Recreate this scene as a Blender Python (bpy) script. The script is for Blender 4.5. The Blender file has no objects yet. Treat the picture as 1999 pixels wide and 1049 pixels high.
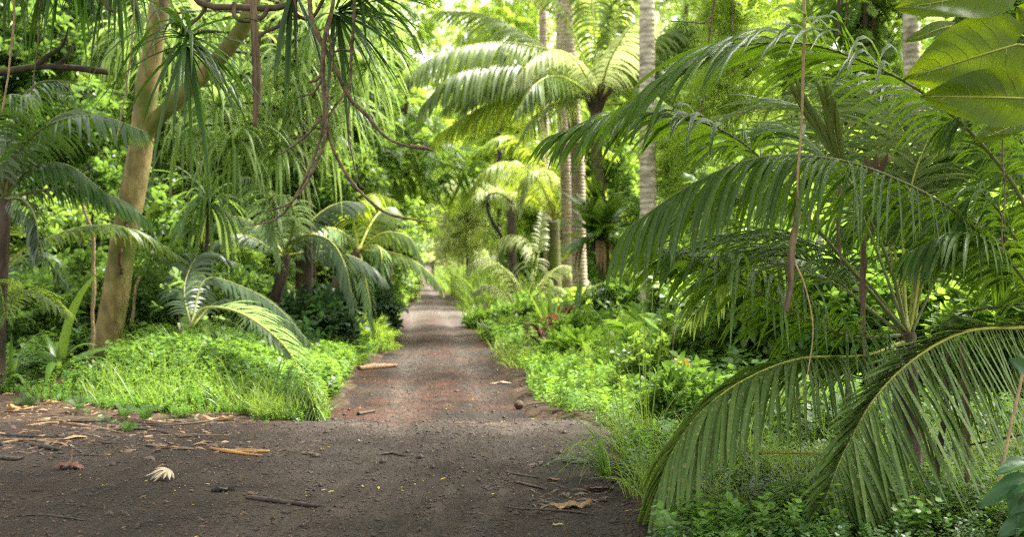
import bpy, math, random
import numpy as np
from mathutils import Vector
S = bpy.context.scene
R = np.random.default_rng(7)
random.seed(7)
rad = math.radians

# ------------------------------------------------------------------ camera, sky, sun, exposure
F, H, CX, CY = 2600.0, 1.8, 999.5, 528.0          # focal length in photo pixels, eye height, vanishing row
cam = bpy.data.cameras.new("camera")
cam.sensor_width = 36
cam.lens = 36 * F / 1999
cam.shift_y = 3.5 / 1999
cam.clip_start, cam.clip_end = 0.1, 2000
cam.dof.use_dof = True
cam.dof.focus_distance = 10.4
cam.dof.aperture_fstop = 1.9
co = bpy.data.objects.new("camera", cam)
co.location = (0, 0, H)
co.rotation_euler = (rad(90), 0, 0)
S.collection.objects.link(co)
S.camera = co

SUN_EL, SUN_AZ = 57, 62          # azimuth clockwise from straight ahead (+Y)
w = bpy.data.worlds.new("World")
S.world = w
w.use_nodes = True
nt = w.node_tree
bg = nt.nodes["Background"]
sky = nt.nodes.new("ShaderNodeTexSky")
sky.sky_type = 'NISHITA'
sky.sun_disc = False
sky.sun_elevation = rad(SUN_EL)
sky.sun_rotation = rad(SUN_AZ)
sky.dust_density = 4.0
hs = nt.nodes.new("ShaderNodeHueSaturation")      # thin bright cloud: the sky's blue is mostly washed out
hs.inputs["Saturation"].default_value = .22
nt.links.new(sky.outputs[0], hs.inputs["Color"])
wm = nt.nodes.new("ShaderNodeMix"); wm.data_type = 'RGBA'; wm.blend_type = 'MULTIPLY'; wm.inputs["Factor"].default_value = 1
wm.inputs["B"].default_value = (1.0, .97, .88, 1)
nt.links.new(hs.outputs[0], wm.inputs["A"])
nt.links.new(wm.outputs["Result"], bg.inputs[0])
bg.inputs[1].default_value = 0.15
sd = bpy.data.lights.new("sun", 'SUN')
sd.energy = 3.5
sd.angle = rad(14)
sd.color = (1.0, 0.95, 0.85)
so = bpy.data.objects.new("sun", sd)
a, e = rad(SUN_AZ), rad(SUN_EL)
so.rotation_euler = Vector((math.sin(a) * math.cos(e), math.cos(a) * math.cos(e), math.sin(e))).to_track_quat('Z', 'Y').to_euler()
S.collection.objects.link(so)
S.view_settings.view_transform = 'Standard'
S.view_settings.look = 'None'
S.view_settings.gamma = 1.0
S.view_settings.use_curve_mapping = False
S.view_settings.exposure = 2.5
cy = S.cycles
cy.max_bounces, cy.diffuse_bounces, cy.glossy_bounces, cy.transmission_bounces = 7, 4, 2, 5
cy.caustics_reflective = cy.caustics_refractive = False
cy.use_denoising = False
cy.use_adaptive_sampling = False
cy.sample_clamp_indirect = 1.5
cy.sample_clamp_direct = 6.0
cy.pixel_filter_type = 'BLACKMAN_HARRIS'
cy.filter_width = 1.25

# ------------------------------------------------------------------ helpers: points, noise, meshes
def P(px, py, d):
    """the place in the world seen at photo pixel px, py, at distance d along the road"""
    return np.array([(px - CX) / F * d, d, H + (CY - py) / F * d])

def PP(pts):
    return np.array([P(*p) for p in pts])

def nrm(v):
    return v / np.maximum(np.linalg.norm(v, axis=-1, keepdims=True), 1e-9)

def noise3(p, s, seed=0):
    p = np.asarray(p, float) * s + seed * 17.3
    x, y, z = p[..., 0], p[..., 1], p[..., 2]
    return (np.sin(1.7 * x + 1.3 * np.sin(1.1 * y + .3)) + np.sin(1.9 * y + 1.2 * np.sin(1.3 * z + 1.)) +
            np.sin(2.1 * z + 1.4 * np.sin(.9 * x + 2.))) / 3

def road_l(d):
    d = np.asarray(d, float)
    return -.0683 * d - .936 + .10 * np.sin(d * .9) + .06 * np.sin(d * 2.3 + 1) - .40 * np.exp(-((d - 17) / 1.6) ** 2) - .5 * np.exp(-((d - 23) / 4.) ** 2)

def road_r(d):
    d = np.asarray(d, float)
    return -.0683 * d + 1.62 + .09 * np.sin(d * .8 + 2) + .06 * np.sin(d * 2.1) + .35 * np.exp(-((d - 16.2) / 1.0) ** 2)

def sstep(a, b, x):
    t = np.clip((x - a) / (b - a), 0, 1)
    return t * t * (3 - 2 * t)

def lb_line(x):
    return np.interp(x, [-14, -7.8, -6, -4.96, -3.6, -2.3], [21.5, 19.8, 18.3, 17.2, 16.5, 15.9]) + .18 * np.sin(x * 5) + .1 * np.sin(x * 11)

def gz(x, d):
    x, d = np.asarray(x, float), np.asarray(d, float)
    off = np.maximum(np.maximum(road_l(d) - x, x - road_r(d)), 0)
    far = np.where(x < -.0683 * d + .3, sstep(0, 3, d - lb_line(x)), sstep(15.5, 19, d))
    rise = np.where(x < -.0683 * d + .3, .32, .45) * sstep(.1, 3.2, off) * far + .10 * sstep(.2, 2.5, x - .9) * (1 - far)
    bump = .025 * np.sin(x * 1.9 + d * .7) * np.sin(d * 1.3 - x * .8) + .012 * np.sin(x * 5.1 + 1) * np.sin(d * 4.3)
    rise = rise + 3.2 * sstep(120, 300, d)
    return rise + bump * sstep(0, .5, off + (d > 15.5) * .15 + .25)

def crv(pts, n):
    """smooth curve through the points (Catmull-Rom), n samples"""
    p = np.asarray(pts, float)
    if len(p) == 2:
        return p[0] + (p[1] - p[0]) * np.linspace(0, 1, n)[:, None]
    q = np.vstack([2 * p[0] - p[1], p, 2 * p[-1] - p[-2]])
    u = np.linspace(0, len(p) - 1, n)
    i = np.minimum(u.astype(int), len(p) - 2)
    t = (u - i)[:, None]
    a, b, c, d = q[i], q[i + 1], q[i + 2], q[i + 3]
    r = .5 * (2 * b + (c - a) * t + (2 * a - 5 * b + 4 * c - d) * t ** 2 + (3 * b - a - 3 * c + d) * t ** 3)
    s = np.concatenate([[0], np.cumsum(np.linalg.norm(np.diff(r, axis=0), axis=1))])
    s2 = np.linspace(0, s[-1], n)
    return np.stack([np.interp(s2, s, r[:, k]) for k in range(3)], 1)

class MB:
    """collects vertices and faces of one mesh; every vertex carries a 'tint' number (leaf to leaf variation of colour)"""
    def __init__(s):
        s.V, s.Q, s.T, s.t, s.n = [], [], [], [], 0
    def add(s, V, quads=None, tris=None, tint=.5, mi=0):
        V = np.asarray(V, float).reshape(-1, 3)
        s.V.append(V)
        s.t.append(np.broadcast_to(np.asarray(tint, float), (len(V),)).copy())
        if quads is not None and len(quads):
            s.Q.append((np.asarray(quads) + s.n, mi))
        if tris is not None and len(tris):
            s.T.append((np.asarray(tris) + s.n, mi))
        s.n += len(V)
    def mesh(s, name, mats, origin=(0, 0, 0)):
        me = bpy.data.meshes.new(name)
        V = np.vstack(s.V) - np.asarray(origin, float)
        loops, starts, mis, k = [], [], [], 0
        for lst, m in ((s.Q, 4), (s.T, 3)):
            for f, mi in lst:
                loops.append(f.reshape(-1))
                starts.append(k + np.arange(len(f)) * m)
                mis.append(np.full(len(f), mi))
                k += len(f) * m
        loops, starts, mis = np.concatenate(loops), np.concatenate(starts), np.concatenate(mis)
        me.vertices.add(len(V)); me.vertices.foreach_set("co", V.reshape(-1).astype(np.float32))
        me.loops.add(len(loops)); me.loops.foreach_set("vertex_index", loops.astype(np.int32))
        me.polygons.add(len(starts)); me.polygons.foreach_set("loop_start", starts.astype(np.int32))
        me.polygons.foreach_set("material_index", mis.astype(np.int32))
        me.polygons.foreach_set("use_smooth", np.ones(len(starts), bool))
        me.update(calc_edges=True)
        at = me.attributes.new("tint", 'FLOAT', 'POINT')
        at.data.foreach_set("value", np.concatenate(s.t).astype(np.float32))
        for m in (mats if isinstance(mats, (list, tuple)) else [mats]):
            me.materials.append(m)
        return me
    def build(s, name, mats, parent=None, loc=None):
        origin = np.zeros(3)
        if parent is not None:
            q = parent
            while q is not None:
                origin = origin + np.array(q.location); q = q.parent
        elif loc is not None:
            origin = np.asarray(loc, float)
        o = bpy.data.objects.new(name, s.mesh(name, mats, origin))
        S.collection.objects.link(o)
        if parent is not None:
            o.parent = parent
        elif loc is not None:
            o.location = loc
        return o

def tag(o, label=None, cat=None, group=None, kind=None):
    if label: o["label"] = label
    if cat: o["category"] = cat
    if group: o["group"] = group
    if kind: o["kind"] = kind
    return o

def thing(name, label, cat, loc, group=None):
    o = bpy.data.objects.new(name, None)
    o.empty_display_size = .2
    S.collection.objects.link(o)
    o.location = [float(v) for v in loc]
    return tag(o, label, cat, group)

def dup(root, loc, rotz, sc, label, group=None, name=None):
    r = root.copy(); S.collection.objects.link(r)
    r.location = [float(v) for v in loc]; r.rotation_euler = (0, 0, rotz)
    r.scale = (sc, sc, sc) if np.isscalar(sc) else sc
    r["label"] = label
    if group: r["group"] = group
    for ch in list(root.children):
        c = ch.copy(); S.collection.objects.link(c); c.parent = r
    return r

# ------------------------------------------------------------------ shape builders
def strips(mb, p0, d0, w0, L, W, droop, seg=5, prof=None, fold=0., tint=.5, mi=0):
    """n leaf blades at once: they start at p0 along d0 and bend down under their weight"""
    n = len(p0)
    L = np.broadcast_to(L, (n,)); W = np.broadcast_to(W, (n,)); droop = np.broadcast_to(droop, (n,))
    if prof is None:
        prof = np.interp(np.linspace(0, 1, seg + 1), [0, .15, .5, .8, 1], [.55, .95, 1, .72, .04])
    p, d, wv = p0.copy(), nrm(d0), w0.copy()
    rows = []
    for i in range(seg + 1):
        wv = nrm(wv - d * (wv * d).sum(1, keepdims=True))
        hw = (W * prof[i] * .5)[:, None] * wv
        if fold:
            nn = np.cross(d, wv)
            rows.append(np.stack([p - hw, p - nn * (W * prof[i] * fold)[:, None], p + hw], 1))
        else:
            rows.append(np.stack([p - hw, p + hw], 1))
        p = p + d * (L / seg)[:, None]
        d = nrm(d + np.array([0, 0, -1.]) * (droop / seg)[:, None])
    A = np.stack(rows, 1)
    m = A.shape[2]
    base = np.arange(n)[:, None, None] * ((seg + 1) * m)
    i = np.arange(seg)[None, :, None] * m
    j = np.arange(m - 1)[None, None, :]
    b = base + i + j
    q = np.stack([b, b + 1, b + m + 1, b + m], -1).reshape(-1, 4)
    t = np.repeat(np.broadcast_to(tint, (n,)), (seg + 1) * m)
    mb.add(A.reshape(-1, 3), q, None, t, mi)

def tube(mb, pts, r, sides=8, tint=.5, mi=0, rough=0., seed=0, cap=True):
    p = np.asarray(pts, float); n = len(p)
    r = np.interp(np.linspace(0, 1, n), np.linspace(0, 1, np.size(r)), np.atleast_1d(r)) if np.size(r) != n else np.asarray(r, float)
    T = nrm(np.gradient(p, axis=0))
    u = np.cross(T[0], [0, 0, 1.] if abs(T[0][2]) < .9 else [1., 0, 0]); u = u / np.linalg.norm(u)
    rows = []
    an = np.linspace(0, 2 * np.pi, sides, endpoint=False)
    for i in range(n):
        u = u - T[i] * (u @ T[i]); u /= np.linalg.norm(u)
        v = np.cross(T[i], u)
        ring = np.cos(an)[:, None] * u + np.sin(an)[:, None] * v
        rr = r[i] * np.ones(sides)
        if rough:
            rr = rr * (1 + rough * noise3(p[i] + ring * r[i] * 2, 2.2 / max(r[i], .02), seed))
        rows.append(p[i] + ring * rr[:, None])
    V = np.vstack(rows)
    i = np.arange(n - 1)[:, None] * sides
    j = np.arange(sides)[None, :]
    k = (j + 1) % sides
    q = np.stack([i + j, i + k, i + k + sides, i + j + sides], -1).reshape(-1, 4)
    tr = None
    if cap:
        V = np.vstack([V, p[0], p[-1]])
        jj, kk = np.arange(sides), (np.arange(sides) + 1) % sides
        o = (n - 1) * sides
        tr = np.vstack([np.stack([kk, jj, np.full(sides, n * sides)], 1), np.stack([o + jj, o + kk, np.full(sides, n * sides + 1)], 1)])
    mb.add(V, q, tr, tint, mi)

def frond(mb, pts, L, n, W=.04, droop=1., lift=.25, start=.18, r=.012, seg=5, a0=70, a1=28, side=(1, 1), up=None, fold=0., tip=.4,
          jit=.12, tint=None, mi=0, mr=1, hang=0., base=.55, kink=None):
    """a palm frond: a rachis along the points and n leaflets on each side"""
    C = crv(pts, 60)
    T = nrm(np.gradient(C, axis=0))
    U0 = np.array([0, 0, 1.]) if up is None else np.asarray(up, float)
    Sd = np.cross(T, U0)
    bad = np.linalg.norm(Sd, axis=1) < .12
    if bad.any():
        alt = np.cross(T, np.array([.15, -1., .3]))
        Sd[bad] = alt[bad]
    Sd = nrm(Sd)
    for i in range(1, 60):
        if Sd[i] @ Sd[i - 1] < 0: Sd[i] = -Sd[i]
    Nn = np.cross(Sd, T)
    tube(mb, C, np.linspace(r * 1.5, r * .3, 60), 6, .5, mr)
    for sgn, k in ((1, side[0]), (-1, side[1])):
        if not k: continue
        t = np.linspace(start, 1, n) + R.normal(0, .25 / n, n)
        t = np.clip(t, 0, 1)
        u = t * 59; i = np.minimum(u.astype(int), 58); f = (u - i)[:, None]
        p = C[i] * (1 - f) + C[i + 1] * f
        Tt, Ss, Nt = T[i], Sd[i] * sgn, Nn[i]
        s = (t - start) / (1 - start)
        b0, b1 = (a0 if np.isscalar(a0) else a0[0 if sgn > 0 else 1]), (a1 if np.isscalar(a1) else a1[0 if sgn > 0 else 1])
        an = np.radians(b0 + (b1 - b0) * s + R.normal(0, 4, n))[:, None]
        d = Tt * np.cos(an) + Ss * np.sin(an) + Nt * (lift * (1 - .5 * s))[:, None] + R.normal(0, jit * .5, (n, 3)) + np.array([0, 0, -hang])
        ln = L * k * np.minimum(1, base + 1.6 * s) * np.where(s > .55, 1 - (1 - tip) * ((s - .55) / .45) ** 1.5, 1) * (1 + R.normal(0, jit * .6, n))
        wv = nrm(Tt * .9 + Nt * .5)
        tt = R.uniform(0, 1, n) if tint is None else np.clip(tint + R.normal(0, .15, n), 0, 1)
        strips(mb, p, d, wv, ln, W * np.clip(.6 + s * .8, .6, 1) * np.where(s > .8, 1 - (s - .8) * 2, 1), droop * (1 + R.normal(0, jit, n)), seg, None, fold, tt, mi)

def rosette(mb, c, n, L, W, droop, lo=-10, hi=80, seg=7, axis=None, fold=.18, mi=0, jit=.2, prof=None, az=None):
    """strap leaves radiating from one point"""
    azi = R.uniform(0, 2 * np.pi, n) if az is None else np.radians(R.uniform(az[0], az[1], n))
    el = np.radians(R.uniform(lo, hi, n))
    d = np.stack([np.cos(azi) * np.cos(el), np.sin(azi) * np.cos(el), np.sin(el)], 1)
    if axis is not None:
        z = nrm(np.asarray(axis, float)); x = nrm(np.cross(z, [.3, 1, .2])); y = np.cross(z, x)
        d = d[:, :1] * x + d[:, 1:2] * y + d[:, 2:] * z
    wv = nrm(np.cross(d, [0, 0, 1.]) + R.normal(0, .15, (n, 3)))
    if prof is None:
        prof = np.interp(np.linspace(0, 1, seg + 1), [0, .15, .6, 1], [.8, 1, .8, .05])
    strips(mb, np.asarray(c) + d * .03 + R.normal(0, .015, (n, 3)), d, wv, L * (1 + R.normal(0, jit, n)).clip(.4, 1.5), W, droop * (1 + R.normal(0, .25, n)), seg, prof, fold,
           R.uniform(0, 1, n), mi)

class Tm(MB):
    def arr(s):
        V = np.vstack(s.V); Q = np.vstack([q for q, _ in s.Q]); t = np.concatenate(s.t)
        return V, Q, t

def twig_tmpl(kind, seed):
    global R
    keep, R = R, np.random.default_rng(seed)
    m = Tm()
    if kind == 'ovate':             # broad leaves spiralling up a twig
        n = 9
        x = np.linspace(.1, 1, n); az = np.arange(n) * 2.4
        d = np.stack([np.full(n, .55), np.cos(az), np.sin(az) * .6 + .15], 1)
        strips(m, np.stack([x, 0 * x, 0 * x], 1), d, nrm(np.cross(d, [0, 0, 1.])), .5 * R.uniform(.7, 1.1, n), .24, .9, 3, np.array([.25, 1, .8, .05]), 0, R.uniform(0, 1, n))
    elif kind == 'pinnate':         # a leaf with leaflets in pairs
        n = 10
        x = np.linspace(.15, 1, n)
        for sg in (1, -1):
            d = np.stack([np.full(n, .6), np.full(n, sg * 1.), R.normal(0, .12, n)], 1)
            strips(m, np.stack([x, 0 * x, -.18 * x ** 2], 1), d, np.tile([1., 0, 0.15], (n, 1)), .34 * np.interp(x, [0, .4, 1], [.7, 1, .6]), .105, .5, 2, np.array([.4, 1, .05]), 0, R.uniform(0, 1, n))
    elif kind == 'feather':         # fine drooping needles, bamboo-like
        n = 26
        x = R.uniform(.05, 1, n); az = R.uniform(0, 6.28, n)
        d = np.stack([np.full(n, .7), np.cos(az) * .8, np.sin(az) * .6], 1)
        strips(m, np.stack([x, 0 * x, -.25 * x ** 2], 1), d, nrm(R.normal(0, 1, (n, 3))), .42 * R.uniform(.6, 1.2, n), .04, .9, 2, np.array([.6, 1, .05]), 0, R.uniform(0, 1, n))
    elif kind == 'round':           # few round soft leaves
        n = 5
        az = R.uniform(0, 6.28, n)
        d = np.stack([np.full(n, .6), np.cos(az) * .9, np.sin(az) * .5 + .3], 1)
        strips(m, np.stack([R.uniform(.2, .9, n), 0 * az, 0 * az], 1), d, nrm(np.cross(d, [0, 0, 1.])), .5 * R.uniform(.7, 1.1, n), .46, .8, 4, np.array([.35, .95, 1, .75, .05]), 0, R.uniform(0, 1, n))
    elif kind == 'herb':            # small upright weed, x is up the stem
        n = 14
        x = np.linspace(.2, 1, n); az = np.arange(n) * 2.4
        d = np.stack([np.full(n, .25), np.cos(az), np.sin(az)], 1)
        strips(m, np.stack([x, .05 * np.sin(3 * x), 0 * x], 1), d, nrm(np.cross(d, [1., 0, 0])), .34 * R.uniform(.6, 1.1, n) * (1.2 - .5 * x), .17, .2, 2, np.array([.3, 1, .05]), 0, R.uniform(0, 1, n))
    elif kind == 'fern':            # small fern, x is up
        nf = 6
        for k in range(nf):
            az = k * 6.28 / nf + R.uniform(-.3, .3)
            o = np.array([0, math.cos(az), math.sin(az)])
            pts = [np.zeros(3), .5 * np.array([1, 0, 0]) + o * .3, .75 * np.array([1., 0, 0]) + o * .75, np.array([.6, 0, 0]) + o * 1.15]
            C = crv(pts, 16)[2:]; T = nrm(np.gradient(C, axis=0)); sd = np.cross(T, o * .3 + [1, 0, 0]); sd = nrm(sd)
            ln = .3 * np.sin(np.linspace(.35, 1, len(C)) * np.pi) + .05
            for sg in (1, -1):
                strips(m, C, sd * sg + T * .35, T, ln, .075, 0, 2, np.array([.8, 1, .1]), 0, R.uniform(0, 1, len(C)))
    R = keep
    return m.arr()

TM = {k: [twig_tmpl(k, s) for s in range(4)] for k in ('ovate', 'pinnate', 'feather', 'round', 'herb', 'fern')}

def stamp(mb, kind, pos, d, size, upn=None, tint=None, mi=0):
    """copies of a twig at pos, pointing along d, into one mesh"""
    pos, d = np.asarray(pos, float), nrm(np.asarray(d, float))
    n = len(pos)
    size = np.broadcast_to(size, (n,))
    up = (np.array([0, 0, 1.]) + R.normal(0, .45, (n, 3))) if upn is None else R.normal(0, 1, (n, 3))
    z = nrm(up - d * (up * d).sum(1, keepdims=True)); y = np.cross(z, d)
    M = np.stack([d, y, z], 2) * size[:, None, None]
    which = R.integers(0, 4, n)
    off = R.normal(0, .16, n) if tint is None else np.asarray(tint)
    for v in range(4):
        s = which == v
        if not s.any(): continue
        V, Q, t = TM[kind][v]
        W = np.einsum('nij,vj->nvi', M[s], V) + pos[s][:, None, :]
        q = Q[None] + (np.arange(s.sum()) * len(V))[:, None, None]
        mb.add(W.reshape(-1, 3), q.reshape(-1, 4), None, np.clip(t[None] * .6 + .2 + off[s][:, None], 0, 1).reshape(-1), mi)

def blob_pts(blobs, n, shell=.45, gap=-.15, gs=1.4, seed=0):
    """points in ellipsoids with gaps between clumps; and the outward direction"""
    out, dirs = [], []
    vol = np.array([r[0] * r[1] * r[2] for _, r in blobs]) ** .67; vol /= vol.sum()
    for (c, r), v in zip(blobs, vol):
        m = int(n * v * 1.9) + 4
        u = nrm(R.normal(0, 1, (m, 3)))
        rr = R.uniform(shell ** 3, 1, m) ** (1 / 3)
        rr = rr * (1 + .22 * noise3(u, 2.3, seed + 1))
        p = np.asarray(c) + u * np.asarray(r) * rr[:, None]
        ok = noise3(p, gs / max(min(r), .2) * 1.6, seed) > gap
        out.append(p[ok][:max(1, int(n * v))]); dirs.append(u[ok][:max(1, int(n * v))])
    return np.vstack(out), np.vstack(dirs)

def crown(mb, blobs, n, kind, size, droop=.2, shell=.45, gap=-.15, gs=1.4, seed=0, mi=0):
    p, u = blob_pts(blobs, n, shell, gap, gs, seed)
    d = u + R.normal(0, .45, p.shape) + np.array([0, 0, -droop])
    big = .22 * noise3(p, 1.3, seed + 5)
    stamp(mb, kind, p, d, size * R.uniform(.7, 1.25, len(p)), None, big + R.normal(0, .1, len(p)), mi)

# ------------------------------------------------------------------ materials
def nodes(name):
    m = bpy.data.materials.new(name); m.use_nodes = True
    t = m.node_tree; t.nodes.clear()
    return m, t, lambda k: t.nodes.new("ShaderNode" + k), t.links.new

def leaf(name, dark, light, trans, tf=.4, rough=.38, spots=None, vein=None, spec=.3):
    """leaf: colour varies from leaf to leaf, light passes through it"""
    m, t, N, ln = nodes(name)
    out, mix, pr, tr = N("OutputMaterial"), N("MixShader"), N("BsdfPrincipled"), N("BsdfTranslucent")
    at = N("Attribute"); at.attribute_name = "tint"
    tc = N("TexCoord")
    no = N("TexNoise"); no.inputs["Scale"].default_value = 2.2; no.inputs["Detail"].default_value = 3
    ln(tc.outputs["Object"], no.inputs["Vector"])
    ad = N("Math"); ad.operation = 'MULTIPLY_ADD'; ad.inputs[1].default_value = .7; ln(no.outputs["Fac"], ad.inputs[0])
    s2 = N("Math"); s2.operation = 'MULTIPLY_ADD'; s2.inputs[1].default_value = .75; s2.inputs[2].default_value = -.22
    ln(at.outputs["Fac"], s2.inputs[0]); ln(s2.outputs[0], ad.inputs[2])
    mx = N("Mix"); mx.data_type = 'RGBA'; mx.inputs["A"].default_value = (*dark, 1); mx.inputs["B"].default_value = (*light, 1)
    ln(ad.outputs[0], mx.inputs["Factor"])
    col = mx.outputs["Result"]
    if spots:
        n2 = N("TexNoise"); n2.inputs["Scale"].default_value = spots[1]; n2.inputs["Detail"].default_value = 4
        ln(tc.outputs["Object"], n2.inputs["Vector"])
        rp = N("ValToRGB"); rp.color_ramp.elements[0].position = spots[2]; rp.color_ramp.elements[1].position = spots[2] + .07
        ln(n2.outputs["Fac"], rp.inputs[0])
        sc = N("Math"); sc.operation = 'MULTIPLY'; sc.inputs[1].default_value = spots[3]; ln(rp.outputs[0], sc.inputs[0])
        m2 = N("Mix"); m2.data_type = 'RGBA'; m2.inputs["B"].default_value = (*spots[0], 1)
        ln(sc.outputs[0], m2.inputs["Factor"]); ln(col, m2.inputs["A"])
        col = m2.outputs["Result"]
    ln(col, pr.inputs["Base Color"])
    pr.inputs["Roughness"].default_value = rough
    pr.inputs["Specular IOR Level"].default_value = spec
    m3 = N("Mix"); m3.data_type = 'RGBA'; m3.inputs["Factor"].default_value = .55; m3.inputs["B"].default_value = (*trans, 1)
    ln(col, m3.inputs["A"]); ln(m3.outputs["Result"], tr.inputs[0])
    mix.inputs[0].default_value = tf
    ln(pr.outputs[0], mix.inputs[1]); ln(tr.outputs[0], mix.inputs[2]); ln(mix.outputs[0], out.inputs[0])
    return m

def bark(name, c1, c2, scale=4., ring=0., moss=None, rough=.85, bump=.4, stretch=(1, 1, 1)):
    """bark: two tones, optional rings up the stem, optional moss"""
    m, t, N, ln = nodes(name)
    out, pr = N("OutputMaterial"), N("BsdfPrincipled")
    tc, mp = N("TexCoord"), N("Mapping")
    mp.inputs["Scale"].default_value = stretch
    ln(tc.outputs["Object"], mp.inputs[0])
    no = N("TexNoise"); no.inputs["Scale"].default_value = scale; no.inputs["Detail"].default_value = 8; no.inputs["Roughness"].default_value = .65
    ln(mp.outputs[0], no.inputs["Vector"])
    rp = N("ValToRGB")
    rp.color_ramp.elements[0].position, rp.color_ramp.elements[1].position = .36, .66
    rp.color_ramp.elements[0].color, rp.color_ramp.elements[1].color = (*c1, 1), (*c2, 1)
    ln(no.outputs["Fac"], rp.inputs[0])
    col, hgt = rp.outputs[0], no.outputs["Fac"]
    if ring:
        wv = N("TexWave"); wv.bands_direction = 'Z'; wv.inputs["Scale"].default_value = ring; wv.inputs["Distortion"].default_value = 2.5
        wv.inputs["Detail"].default_value = 3; wv.inputs["Detail Scale"].default_value = 2
        ln(tc.outputs["Object"], wv.inputs["Vector"])
        m2 = N("Mix"); m2.data_type = 'RGBA'; m2.blend_type = 'MULTIPLY'; m2.inputs["Factor"].default_value = .16
        ln(col, m2.inputs["A"]); ln(wv.outputs[0], m2.inputs["B"]); col = m2.outputs["Result"]
        hh = N("Math"); hh.operation = 'ADD'; ln(wv.outputs[1], hh.inputs[0]); ln(no.outputs["Fac"], hh.inputs[1]); hgt = hh.outputs[0]
    if moss:
        n2 = N("TexNoise"); n2.inputs["Scale"].default_value = moss[1]; n2.inputs["Detail"].default_value = 5
        ln(tc.outputs["Object"], n2.inputs["Vector"])
        r2 = N("ValToRGB"); r2.color_ramp.elements[0].position = moss[2]; r2.color_ramp.elements[1].position = moss[2] + .15
        ln(n2.outputs["Fac"], r2.inputs[0])
        m3 = N("Mix"); m3.data_type = 'RGBA'; m3.inputs["B"].default_value = (*moss[0], 1)
        ln(r2.outputs[0], m3.inputs["Factor"]); ln(col, m3.inputs["A"]); col = m3.outputs["Result"]
    ln(col, pr.inputs["Base Color"])
    pr.inputs["Roughness"].default_value = rough
    pr.inputs["Specular IOR Level"].default_value = .25
    bp = N("Bump"); bp.inputs["Strength"].default_value = bump; bp.inputs["Distance"].default_value = .02
    ln(hgt, bp.inputs["Height"]); ln(bp.outputs[0], pr.inputs["Normal"])
    ln(pr.outputs[0], out.inputs[0])
    return m

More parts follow.
